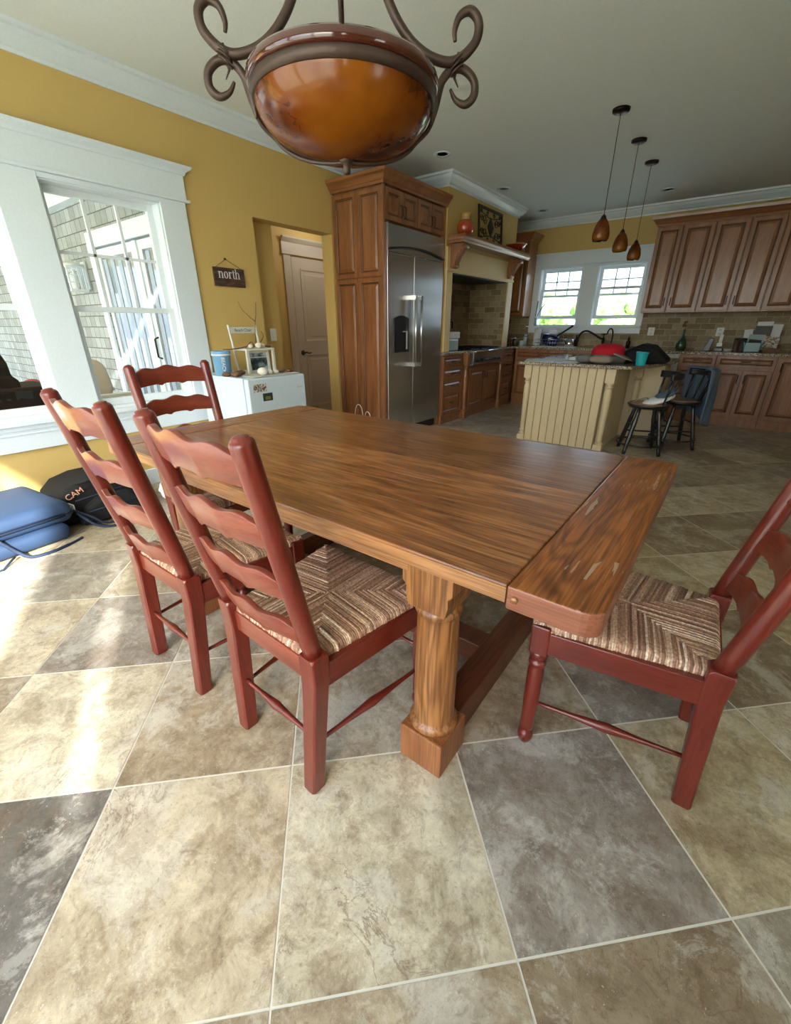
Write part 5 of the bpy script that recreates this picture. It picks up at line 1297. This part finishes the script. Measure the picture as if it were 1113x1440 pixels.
# plant cutting in a vase on the window sill
vz = thing('bud_vase', 'small clear vase with two long leaves on the left end of the sink window sill', 'vase', (-2.87, 7.73, 1.216))
mb = MB(); mb.lathe([(.022, 1.216), (.026, 1.25), (.02, 1.30), (.03, 1.34), (.026, 1.34), (.016, 1.30), (.02, 1.25), (.0, 1.225)], (-2.875, 7.735, 0), 16); mb.build('body', 'pale', vz)
mb = MB(); mb.tube(smooth_path([(-2.875, 7.735, 1.24), (-2.86, 7.73, 1.36), (-2.80, 7.72, 1.47), (-2.74, 7.72, 1.55)]), [.003] * 6 + [.006] * 6 + [.009] * 6 + [.003], 6); mb.tube(smooth_path([(-2.875, 7.735, 1.24), (-2.885, 7.73, 1.38), (-2.875, 7.73, 1.50), (-2.87, 7.73, 1.60)]), [.003] * 6 + [.008] * 6 + [.010] * 6 + [.003], 6); mb.build('leaf', 'bottlegreen', vz)
# faucets
fc = thing('kitchen_faucet', 'dark bronze arched kitchen faucet with cross handles under the sink windows', 'faucet', (-1.9, 7.6, KZ_))
mb = MB(); mb.lathe([(.028, KZ_), (.03, KZ_ + .01), (.018, KZ_ + .03), (.022, KZ_ + .10), (.018, KZ_ + .14)], (-1.72, 7.6, 0), 16)
mb.tube(smooth_path([(-1.72, 7.6, KZ_ + .12), (-1.76, 7.59, KZ_ + .13), (-1.86, 7.56, KZ_ + .19), (-1.96, 7.53, KZ_ + .235), (-2.03, 7.50, KZ_ + .21), (-2.06, 7.48, KZ_ + .14), (-2.06, 7.48, KZ_ + .09)]), .014, 10); mb.build('spout', 'bronze', fc)
mb = MB(); mb.tube([(-1.72, 7.6, KZ_ + .13), (-1.72, 7.6, KZ_ + .20)], .009, 8); mb.tube([(-1.76, 7.6, KZ_ + .19), (-1.68, 7.6, KZ_ + .19)], .008, 8); mb.tube([(-1.72, 7.56, KZ_ + .19), (-1.72, 7.64, KZ_ + .19)], .008, 8); mb.build('cross_handle', 'bronze', fc)
f2 = thing('filter_tap', 'slim dark gooseneck tap right of the kitchen faucet', 'tap', (-1.60, 7.62, KZ_))
mb = MB(); mb.tube(smooth_path([(-1.60, 7.62, KZ_), (-1.60, 7.62, KZ_ + .18), (-1.61, 7.60, KZ_ + .25), (-1.63, 7.56, KZ_ + .27), (-1.65, 7.53, KZ_ + .24), (-1.66, 7.52, KZ_ + .19)]), .010, 8); mb.build('spout', 'bronze', f2)
mb = MB(); mb.lathe([(.024, KZ_), (.024, KZ_ + .02), (.014, KZ_ + .03)], (-1.60, 7.62, 0), 14); mb.build('base', 'bronze', f2)
for x, h, lb in ((-2.12, .16, 'dark soap pump left of the kitchen faucet'), (-1.36, .15, 'dark soap pump right of the sink, behind the red cap')):
    t = thing('soap_pump', lb, 'soap pump', (x, 7.6, KZ_), 0, 'soap pumps by the sink'); mb = MB(); mb.lathe([(.026, KZ_), (.028, KZ_ + h * .6), (.014, KZ_ + h * .7), (.010, KZ_ + h)], (x, 7.6, 0), 16); mb.build('body', 'bronze', t)
    mb = MB(); mb.tube([(x, 7.6, KZ_ + h), (x, 7.55, KZ_ + h + .005)], .006, 6); mb.build('nozzle', 'bronze', t)
# green bottle with flower
gb = thing('green_bottle', 'tall green glass bottle with dried flower on the counter', 'bottle', (-.665, 7.5, KZ_))
mb = MB(); mb.lathe([(.045, KZ_), (.062, KZ_ + .02), (.066, KZ_ + .07), (.05, KZ_ + .12), (.022, KZ_ + .17), (.014, KZ_ + .22), (.014, KZ_ + .26), (.018, KZ_ + .265)], (-.665, 7.5, 0), 24); mb.build('body', 'bottlegreen', gb)
mb = MB(); mb.tube([(-.665, 7.5, KZ_ + .25), (-.66, 7.5, KZ_ + .32)], .004, 6)
for k in range(9): mb.blob((-.665 + random.uniform(-.03, .03), 7.5 + random.uniform(-.02, .02), KZ_ + .33 + random.uniform(-.025, .03)), (.015, .012, .014), 8, 6, seed=k, jit=.1)
mb.build('dried_flower', 'drift', gb)
# outlets
for x, lb in ((-1.11, 'white outlet plate on the backsplash just right of the kitchen window'), (-.27, 'white outlet plate on the backsplash above the cordless phone')):
    t = thing('outlet', lb, 'outlet', (x, BY - .013, 1.085), 0, 'outlet plates on the backsplash')
    mb = MB(); mb.box(x - .042, x + .042, BY - .02, BY - .0125, 1.085, 1.195); mb.build('plate', 'whitep', t, bevel=.002)
    for z in (1.115, 1.165): mb = MB(); mb.box(x - .015, x + .015, BY - .022, BY - .02, z - .014, z + .014); mb.build('socket', 'lens', t)
# black thing, phone, mugs, tray, letters
t = thing('knife_block', 'slanted black block on the counter left of the phone', 'knife block', (-.36, 7.45, KZ_))
mb = MB(); mb.prism([(-.40, KZ_), (-.32, KZ_), (-.295, KZ_ + .15), (-.345, KZ_ + .165)], 'y', 7.40, 7.50); mb.build('body', 'black', t, bevel=.006)
t = thing('cordless_phone', 'silver and black cordless phone standing in its charger on the counter', 'phone', (-.225, 7.45, KZ_))
mb = MB(); mb.box(-.275, -.175, 7.40, 7.50, KZ_, KZ_ + .045); mb.build('charger', 'black', t, bevel=.008)
mb = MB(); mb.prism([(7.43, KZ_ + .045), (7.46, KZ_ + .045), (7.49, KZ_ + .20), (7.465, KZ_ + .205)], 'x', -.25, -.20); mb.build('handset', 'chrome', t, bevel=.006)
mb = MB(); mb.box(-.255, -.195, 7.395, 7.405, KZ_ + .06, KZ_ + .1); mb.build('answering_panel', 'whitep', t)
t = thing('small_dish', 'small pale dish right of the phone', 'dish', (-.12, 7.45, KZ_)); mb = MB(); mb.lathe([(.04, KZ_), (.055, KZ_ + .03), (.05, KZ_ + .03), (.03, KZ_ + .01), (0, KZ_ + .008)], (-.12, 7.44, 0), 20); mb.build('body', 'lens', t)
for x, lb in ((-.045, 'brown canister left of the teal dish, left one of the pair'), (.02, 'brown canister behind the left end of the teal dish')):
    t = thing('canister', lb, 'canister', (x, 7.5, KZ_), 0, 'brown canisters beside the teal dish'); mb = MB(); mb.lathe([(.03, KZ_), (.034, KZ_ + .01), (.036, KZ_ + .14)], (x, 7.52, 0), 18); mb.build('body', 'brownmug', t)
    mb = MB(); mb.lathe([(.037, KZ_ + .14), (.038, KZ_ + .16), (0, KZ_ + .165)], (x, 7.52, 0), 18); mb.build('lid', 'black', t)
t = thing('teal_dish', 'teal oblong ceramic dish holding letters on the counter', 'dish', (.13, 7.42, KZ_))
mb = MB(); mb.prism([(.05, KZ_), (.20, KZ_), (.235, KZ_ + .12), (.225, KZ_ + .12), (.19, KZ_ + .012), (.06, KZ_ + .012), (.035, KZ_ + .12), (.02, KZ_ + .12)], 'y', 7.36, 7.48); mb.box(.045, .205, 7.36, 7.37, KZ_, KZ_ + .115); mb.box(.045, .205, 7.47, 7.48, KZ_, KZ_ + .115); mb.build('body', 'tealdark', t, bevel=.006)
def card(x, y, z, w, h, tilt, r, mat, lb):
    T = Matrix.Translation((x, y, z)) @ Matrix.Rotation(r, 4, 'Y') @ Matrix.Rotation(-tilt, 4, 'X'); mb = MB(); mb.box(-w / 2, w / 2, -.003, .003, 0, h, T=T)
    return tag(mb.build('card', mat, at=(x, y, z)), lb, 'card', 'cards and letters behind the teal dish')
card(.30, 7.60, KZ_ + .10, .13, .23, .15, .05, 'paper', 'tall pale card, rightmost of the upright letters')
card(.20, 7.63, KZ_ + .10, .16, .26, .12, -.03, 'whitep', 'white card topmost of the upright letters')
card(.19, 7.57, KZ_ + .10, .17, .21, .15, 0, 'black', 'black card in front of the topmost white one')
card(.06, 7.56, KZ_ + .08, .09, .19, .2, -.1, 'paper', 'small white card leftmost of the upright letters')
card(.14, 7.53, KZ_ + .02, .17, .19, .25, .04, 'pale', 'pale blue envelope in the middle of the letters')
card(.13, 7.50, KZ_ + .05, .13, .10, .3, .1, 'glaze', 'small brown picture card in front of the pale blue envelope')
card(.29, 7.51, KZ_ + .02, .16, .17, .3, .06, 'magcard', 'patterned card right of the teal dish')
t = thing('letter_tray', 'low wooden tray under the letters right of the teal dish', 'tray', (.33, 7.5, KZ_)); mb = MB(); mb.box(.24, .42, 7.42, 7.64, KZ_, KZ_ + .02); mb.box(.24, .42, 7.42, 7.43, KZ_ + .02, KZ_ + .05); mb.box(.24, .42, 7.63, 7.64, KZ_ + .02, KZ_ + .09); mb.build('body', 'drift', t, bevel=.003)

# ================================================================== SIGN
sg = thing('hanging_sign', 'small brown wooden sign reading north hanging on the yellow wall', 'sign', (WX + .01, 2.45, 1.53))
mb = MB(); mb.box(WX + .003, WX + .018, 2.305, 2.60, 1.53, 1.672); mb.box(WX + .018, WX + .0185, 2.305, 2.60, 1.574, 1.577, 1); mb.build('board', ['signwood', 'glaze'], sg, bevel=.002)
def serif_word(y0, z0, h, parent):
    mb = MB(); x0, x1 = WX + .0186, WX + .0198; cur = y0
    def b(a, c, d, e): mb.box(x0, x1, cur + a * h, cur + c * h, z0 + d * h, z0 + e * h)
    def arc(cy, cz, ry, rz, a0, a1, w0=.12, w1=.12, n=14):
        vs = []; fs = []
        for k in range(n + 1):
            a = a0 + (a1 - a0) * k / n; w = w0 + (w1 - w0) * abs(math.cos(a))
            for rr in (0, w):
                for x in (x0, x1): vs.append((x, cur + (cy + (ry - rr) * math.cos(a)) * h, z0 + (cz + (rz - rr * .8) * math.sin(a)) * h))
        for k in range(n):
            q = k * 4; fs += [(q + 1, q + 5, q + 7, q + 3), (q, q + 2, q + 6, q + 4), (q, q + 4, q + 5, q + 1), (q + 2, q + 3, q + 7, q + 6)]
        mb.add(vs, fs)
    def n_(tall=False):
        t = 1.48 if tall else 1.0
        b(.10, .27, 0, t); b(-.02, .39, 0, .07); b(-.02, .27, t - .07, t); arc(.49, .62, .33, .40, 0, PI, .08, .16); b(.65, .82, 0, .62); b(.55, .93, 0, .07)
    n_(); cur += 1.08 * h
    arc(.36, .5, .38, .53, 0, 2 * PI, .06, .16, 26); cur += .88 * h
    b(.10, .27, 0, 1); b(-.02, .42, 0, .07); b(-.02, .27, .93, 1); arc(.46, .70, .22, .30, PI * .15, PI * .9, .1, .1); cur += .72 * h
    b(.14, .30, .12, 1.26); b(-.0, .48, .93, 1.0); arc(.34, .17, .20, .18, PI, PI * 1.8, .08, .14); cur += .52 * h
    n_(True)
    mb.build('lettering', 'paper', parent)
serif_word(2.345, 1.592, .050, sg)
text('lettering', '~~~~~', .035, 'glaze', sg, (WX + .019, 2.44, 1.556), (PI / 2, 0, PI / 2), .0004) if False else None
mb = MB(); mb.tube([(WX + .012, 2.33, 1.672), (WX + .008, 2.435, 1.735)], .0018, 5); mb.tube([(WX + .008, 2.435, 1.735), (WX + .012, 2.575, 1.672)], .0018, 5); mb.build('twine', 'twine', sg)
mb = MB(); mb.lathe([(.006, 0), (.006, .014), (0, .016)], (WX, 2.435, 1.738), 10, ax='x'); mb.build('nail', 'bronze', sg)

# ================================================================== SMALL FREEZER AND BEACH FINDS
FZ = .845
fz = thing('compact_refrigerator', 'white compact refrigerator under the north sign with magnets on its door', 'refrigerator', (-3.27, 2.31, 0))
mb = MB(); mb.box(-3.60, -3.005, 2.0, 2.575, .03, FZ); mb.build('body', 'appl', fz, bevel=.006, seg=3)
mb = MB(); mb.box(-2.995, -2.94, 2.0, 2.575, .06, FZ - .003); mb.build('door', 'appl', fz, bevel=.012, seg=3)
for x in (-3.55, -3.06):
    for y in (2.05, 2.53): mb = MB(); mb.lathe([(.02, 0), (.02, .03)], (x, y, 0), 12); mb.build('foot', 'blackplastic', fz)
def magnet(y0, y1, z0, z1, mat, lb, letters=None):
    mb = MB(); mb.box(-2.9395, -2.936, y0, y1, z0, z1); t = mb.build('fridge_magnet', mat, at=(-2.94, y0, z0)); tag(t, lb, 'magnet')
    return t
mg = magnet(2.045, 2.165, .74, .80, 'magcard', 'cream magnet with dark script on the white compact refrigerator')
text('lettering', 'Anile', .045, 'black', mg, (-2.9355, 2.105, .768), (PI / 2, 0, PI / 2), .0004)
mg = magnet(2.125, 2.215, .665, .725, 'magnet', 'dark green magnet below the cream one on the compact refrigerator')
mb = MB(); mb.box(-2.936, -2.9352, 2.145, 2.195, .675, .70); mb.build('picture', 'magyellow', mg)
mb = MB(); mb.box(-2.9398, -2.9385, 2.485, 2.54, .735, .748); mb.build('badge', 'lens', fz)
# cloth runner on top
mb = MB(); mb.box(-3.56, -2.99, 2.10, 2.56, FZ + .001, FZ + .006); tag(mb.build('table_runner', 'driftw', at=(-3.27, 2.33, FZ)), 'whitewashed board lying on top of the compact refrigerator', 'board')
Z0 = FZ + .0065
bk = thing('tin_bucket', 'light blue tin can left of the small white chair on the compact refrigerator', 'bucket', (-3.33, 2.04, FZ))
mb = MB(); mb.lathe([(.062, FZ + .0005), (.066, FZ + .005), (.07, FZ + .165), (.074, FZ + .17), (.074, FZ + .185), (.07, FZ + .19), (.066, FZ + .18), (.0, FZ + .17)], (-3.33, 2.055, 0), 28); mb.build('body', 'bluecan', bk)
mb = MB(); mb.lathe([(.0755, FZ + .155), (.0775, FZ + .162), (.0755, FZ + .168)], (-3.33, 2.055, 0), 28); mb.build('rim_band', 'whitep', bk)
text('lettering', 'BEACH', .038, 'whitep', bk, (-3.263, 2.022, FZ + .085), (PI / 2, PI / 2, math.radians(62)), .001)
# little white chair shelf
sc = thing('miniature_chair', 'small white wooden chair-shaped shelf with a sign across its back', 'shelf', (-3.42, 2.36, FZ))
mb = MB()
for y in (2.23, 2.50):
    mb.tube([(-3.40, y + (.02 if y < 2.3 else 0), Z0), (-3.43, y - .01, FZ + .38)], .010, 8)
mb.box(-3.437, -3.422, 2.225, 2.49, FZ + .315, FZ + .365)
mb.build('back', 'driftw', sc, bevel=.002)
mb = MB(); mb.box(-3.43, -3.22, 2.225, 2.505, FZ + .185, FZ + .20); mb.build('seat', 'driftw', sc, bevel=.002)
for x in (-3.235,):
    for y in (2.235, 2.495): mb = MB(); mb.box(x - .01, x + .01, y - .01, y + .01, Z0, FZ + .185); mb.build('leg', 'driftw', sc)
text('lettering', 'Beach Chair', .034, 'magnet', sc, (-3.4215, 2.355, FZ + .340), (PI / 2, 0, PI / 2), .0004)
pf = thing('framed_picture', 'white framed seascape print standing inside the miniature chair', 'picture', (-3.25, 2.37, FZ))
T = Matrix.Translation((-3.27, 2.368, Z0)) @ Matrix.Rotation(-.08, 4, 'Y')
mb = MB(); mb.box(0, .012, -.11, .11, 0, .02, T=T); mb.box(0, .012, -.11, .11, .155, .172, T=T); mb.box(0, .012, -.11, -.085, .02, .155, T=T); mb.box(0, .012, .085, .11, .02, .155, T=T); mb.box(0, .012, -.085, .085, .118, .124, T=T); mb.build('frame', 'driftw', pf, bevel=.001)
mb = MB(); mb.box(0.001, .007, -.085, .085, .02, .155, T=T); mb.build('print', 'photo', pf)
# driftwood twigs and shells on the little seat and the top
rnd = random.Random(5)
SZt = FZ + .2005
def twig(pts, r, lb, group='twigs and driftwood on the compact refrigerator'):
    P = smooth_path(pts, 5); mb = MB(); n = len(P); mb.tube(P, [r * (1 - .6 * k / n) for k in range(n)], 7); return tag(mb.build('driftwood_twig', 'drift', at=pts[0]), lb, 'twig', group)
twig([(-3.36, 2.42, SZt + .01), (-3.38, 2.44, FZ + .30), (-3.40, 2.47, FZ + .40), (-3.42, 2.50, FZ + .46), (-3.44, 2.53, FZ + .56)], .005, 'curved twig rising highest above the miniature chair')
twig([(-3.40, 2.47, FZ + .41), (-3.41, 2.42, FZ + .45), (-3.42, 2.37, FZ + .50), (-3.42, 2.34, FZ + .56)], .004, 'thin twig forking left above the miniature chair')
twig([(-3.26, 2.50, SZt + .01), (-3.30, 2.35, SZt + .02), (-3.32, 2.20, SZt + .0), (-3.33, 2.08, FZ + .20)], .009, 'long driftwood branch reaching left over the blue tin')
twig([(-3.26, 2.30, SZt + .006), (-3.29, 2.40, SZt + .03), (-3.31, 2.47, SZt + .09), (-3.36, 2.49, SZt + .13)], .006, 'driftwood piece curling up at the right of the miniature seat')
twig([(-3.25, 2.24, SZt + .006), (-3.27, 2.31, SZt + .05), (-3.30, 2.36, SZt + .02)], .005, 'short bent twig at the front left of the miniature seat')
for k, (x, y, z, r, lb) in enumerate([(-3.26, 2.29, SZt, .022, 'white shell at the left of the miniature seat'), (-3.25, 2.37, SZt, .028, 'large white shell in the middle of the miniature seat'), (-3.27, 2.42, SZt, .02, 'small white shell right of the large one on the miniature seat'),
                                       (-3.04, 2.225, Z0, .038, 'round white skull-like shell at the front of the refrigerator top'), (-3.05, 2.30, Z0, .026, 'flat tan shell right of the round white one'), (-3.06, 2.37, Z0, .02, 'small white shell near the front edge of the refrigerator top'), (-3.12, 2.27, Z0, .024, 'white shell behind the round skull-like one')]):
    mb = MB(); mb.blob((x, y, z + r * .8), (r, r * 1.2, r * .8), 14, 10, jit=.06, seed=k); tag(mb.build('sea_shell', 'shell', at=(x, y, z)), lb, 'shell', 'white shells on the compact refrigerator')
for k, (x, y, r, lb) in enumerate([(-3.16, 2.06, .035, 'brown pine cone in front of the blue tin'), (-3.20, 2.12, .03, 'brown pine cone nearest the miniature chair leg'), (-3.10, 2.46, .03, 'flat brown bark piece at the right of the refrigerator top'), (-3.07, 2.52, .026, 'brown bark piece at the right rear corner of the refrigerator top'), (-3.24, 2.02, .028, 'brown pine cone at the left edge beside the blue tin')]):
    zz = FZ + .0006 if y < 2.1 else Z0
    mb = MB(); mb.blob((x, y, zz + r * .6), (r, r * 1.4, r * .6), 12, 8, jit=.18, seed=20 + k); tag(mb.build('bark_piece', 'drift', at=(x, y, zz)), lb, 'bark', 'brown cones and bark on the compact refrigerator')

# ================================================================== BAGS ON THE FLOOR
su = thing('soft_suitcase', 'blue soft suitcase lying flat in the sun below the left window', 'suitcase', (-3.33, .28, 0))
T = Matrix.Translation((-3.31, .22, 0)) @ Matrix.Rotation(math.radians(7), 4, 'Z')
mb = MB(); mb.box(-.30, .325, -.58, .42, .004, .105, T=T); mb.build('lower_compartment', 'navy', su, bevel=.045, seg=6, smooth=True)
mb = MB(); mb.box(-.31, .30, -.60, .47, .10, .235, T=T); mb.build('upper_compartment', 'navy', su, bevel=.055, seg=6, smooth=True)
mb = MB()
for z, ex in ((.150, .003), (.165, .003), (.058, .0)):
    X0, X1, Y0, Y1 = (-.31, .30, -.60, .47) if z > .1 else (-.30, .325, -.58, .42)
    pts = []; r = .055
    for cx, cy, a0 in ((X1 - r, Y1 - r, 0), (X0 + r, Y1 - r, PI / 2), (X0 + r, Y0 + r, PI), (X1 - r, Y0 + r, 1.5 * PI)):
        for k in range(5): a = a0 + k / 4 * PI / 2; pts.append((cx + (r + ex) * math.cos(a) , cy + (r + ex) * math.sin(a), z))
    pts.append(pts[0]); 
    if z > .1: mb.tube(pts, .005, 6, T=T)
mb.build('zip', 'navyd', su)
mb = MB(); mb.tube(smooth_path([T @ Vector(p) for p in [(.30, .02, .17), (.335, .06, .14), (.36, .12, .05), (.40, .16, .012), (.42, .25, .006), (.40, .36, .006), (.37, .44, .006)]]), [.010] * 30 + [.008] * 7, 6); mb.build('strap', 'navyd', su); mb = MB(); mb.tube([T @ Vector(p) for p in [(.36, .10, .03), (.42, .02, .006), (.40, -.12, .006)]], .006, 6); mb.build('strap', 'navyd', su)
mb = MB(); mb.tube(smooth_path([T @ Vector(p) for p in [(.22, .49, .14), (.27, .56, .08), (.30, .62, .02), (.33, .72, .012), (.42, .80, .008), (.45, .92, .008)]]), .007, 6); mb.build('strap', 'navyd', su); mb = MB(); mb.tube(smooth_path([T @ Vector(p) for p in [(.24, .50, .12), (.33, .56, .03), (.38, .66, .008), (.36, .76, .008)]]), .008, 6); mb.build('strap', 'navyd', su)
mb = MB(); mb.box(.15, .22, .50, .506, .13, .17, T=T); mb.build('tag', 'paper', su)
bp_ = thing('backpack', 'black backpack with peach lettering lying against the wall under the right window', 'backpack', (-3.42, 1.1, 0))
mb = MB(); prof = [(.675, .004), (.672, .10), (.69, .19), (.76, .255), (.88, .285), (1.02, .285), (1.14, .25), (1.24, .17), (1.28, .08), (1.28, .004)]
mb.prism(prof, 'x', -3.62, -3.22); mb.build('body', 'blackcloth', bp_, bevel=.05, seg=5, smooth=True)
mb = MB(); mb.prism([(.76, .006), (.78, .10), (.90, .17), (1.08, .17), (1.18, .10), (1.2, .006)], 'x', -3.24, -3.15); mb.build('front_pocket', 'blackcloth', bp_, bevel=.03, seg=4)
mb = MB()
for a in ((-3.218, .78, .17, -3.218, 1.2, .20), (-3.147, .82, .10, -3.147, 1.15, .11)): mb.tube([a[:3], a[3:]], .004, 6)
mb.build('zip', 'navyd', bp_)
text('lettering', 'CAM', .052, 'peach', bp_, (-3.216, .785, .218), (math.radians(84), math.radians(-20), PI / 2), .002)
mb = MB(); mb.tube(smooth_path([(-3.30, .80, .26), (-3.2, .86, .29), (-3.22, .98, .30), (-3.3, 1.02, .285)]), .010, 8); mb.build('strap', 'blackcloth', bp_); mb = MB(); mb.tube(smooth_path([(-3.17, .80, .03), (-3.10, .85, .006), (-3.02, .90, .006), (-3.0, 1.02, .006), (-3.08, 1.1, .006)]), .007, 6); mb.build('strap', 'blackcloth', bp_)
pb = thing('plastic_bag', 'crumpled white plastic bag beside the black backpack, behind the chairs', 'bag', (-3.12, 1.33, 0))
mb = MB(); mb.blob((-3.17, 1.40, .085), (.13, .11, .085), 26, 16, jit=.10, seed=3); mb.build('body', 'whitep', pb)
mb = MB(); mb.tube(smooth_path([(-3.15, 1.36, .15), (-3.13, 1.38, .21), (-3.15, 1.43, .21), (-3.17, 1.44, .15)]), .008, 6); mb.build('handle', 'whitep', pb)
dbg = thing('duffel_bag', 'small black bag on the floor right of the white plastic bag', 'bag', (-3.1, 1.65, 0))
mb = MB(); mb.box(-3.40, -3.08, 1.55, 1.92, .004, .17); mb.build('body', 'blackcloth', dbg, bevel=.05, seg=4)
mb = MB(); mb.tube(smooth_path([(-3.09, 1.62, .12), (-3.05, 1.66, .20), (-3.05, 1.78, .20), (-3.09, 1.84, .12)]), .009, 8); mb.build('handle', 'blackcloth', dbg)
# cable by the pantry
cb_ = thing('power_cable', 'loops of thin white cable standing by the pantry panel beyond the table', 'cable', (-3.2, 3.6, 0))
mb = MB(); P = [(-3.34, 3.66, .005), (-3.36, 3.65, .2), (-3.34, 3.65, .35), (-3.30, 3.65, .40), (-3.25, 3.65, .36), (-3.22, 3.65, .2), (-3.21, 3.65, .25), (-3.18, 3.65, .33), (-3.13, 3.65, .30), (-3.11, 3.65, .15), (-3.10, 3.62, .005)]
mb.tube(smooth_path(P), .004, 6); mb.build('cord', 'whitep', cb_)

# ================================================================== LIGHT
w = bpy.data.worlds.new('World'); bpy.context.scene.world = w; w.use_nodes = True
nt = w.node_tree; bg = nt.nodes['Background']
sky = nt.nodes.new('ShaderNodeTexSky'); sky.sky_type = 'NISHITA'; sky.sun_disc = False; sky.sun_elevation = math.radians(35); sky.sun_rotation = math.radians(150)
sky.air_density = 1.; sky.dust_density = 2.5; sky.ozone_density = 1.
mx = nt.nodes.new('ShaderNodeMix'); mx.data_type = 'RGBA'; mx.inputs['Factor'].default_value = .6; mx.inputs['B'].default_value = (1.75, 2.3, 2.95, 1)
nt.links.new(sky.outputs[0], mx.inputs['A']); nt.links.new(mx.outputs['Result'], bg.inputs['Color']); bg.inputs['Strength'].default_value = 1.15
sun = bpy.data.lights.new('sun', 'SUN'); sun.energy = 24.; sun.angle = math.radians(1.6); sun.color = (1., .97, .93)
so = bpy.data.objects.new('sun', sun); C.objects.link(so)
so.rotation_euler = Vector((-.378, .187, -.235)).to_track_quat('-Z', 'Y').to_euler()
def portal(nm, loc, sx, sy, direction):
    l = bpy.data.lights.new(nm, 'AREA'); l.shape = 'RECTANGLE'; l.size = sx; l.size_y = sy; l.cycles.is_portal = True
    o = bpy.data.objects.new(nm, l); C.objects.link(o); o.location = loc; o.rotation_euler = Vector(direction).to_track_quat('-Z', 'Z' if abs(direction[2]) < .5 else 'Y').to_euler()
def pw(nm, ax, p, a0, a1, z0, z1, d):
    c = (p, (a0 + a1) / 2, (z0 + z1) / 2) if ax == 'x' else ((a0 + a1) / 2, p, (z0 + z1) / 2)
    portal(nm, c, a1 - a0, z1 - z0, d)
pw('portal_left', 'x', WX - WT - .02, *W1, *WZ, (1, 0, 0)); pw('portal_left', 'x', WX - WT - .02, *W2, *WZ, (1, 0, 0))
pw('portal_kitchen', 'y', BY + WT + .02, *K1, *KZ, (0, -1, 0)); pw('portal_kitchen', 'y', BY + WT + .02, *K2, *KZ, (0, -1, 0))
pw('portal_front', 'y', FY - WT - .02, *B1, .08, 2.48, (0, 1, 0)); pw('portal_front', 'y', FY - WT - .02, *B2, .08, 2.48, (0, 1, 0))
pw('portal_right', 'x', RX + WT + .02, *R1, .35, 2.25, (-1, 0, 0))

hl = bpy.data.lights.new('hall_fill_light', 'POINT'); hl.energy = 4.5; hl.shadow_soft_size = .12; hl.color = (1, .97, .93)
ho = bpy.data.objects.new('hall_fill_light', hl); C.objects.link(ho); ho.location = (-4.2, 4.3, 2.3)  # unseen fill light added to brighten the hall, no fixture modelled
# ================================================================== CAMERA
cam = bpy.data.cameras.new('camera'); co = bpy.data.objects.new('camera', cam); C.objects.link(co)
cam.sensor_fit = 'HORIZONTAL'; cam.sensor_width = 36; cam.lens = 596.1 / 1113 * 36; cam.clip_start = .05; cam.clip_end = 200
co.location = (0, 0, 1.2227); co.rotation_mode = 'XYZ'; co.rotation_euler = (PI / 2 - .4147, 0, .6488)
sc_ = bpy.context.scene; sc_.camera = co
sc_.view_settings.view_transform = 'Standard'; sc_.view_settings.look = 'None'; sc_.view_settings.gamma = 1; sc_.view_settings.use_curve_mapping = False
sc_.view_settings.exposure = .36
sc_.cycles.max_bounces = 12; sc_.cycles.diffuse_bounces = 6; sc_.cycles.transparent_max_bounces = 16
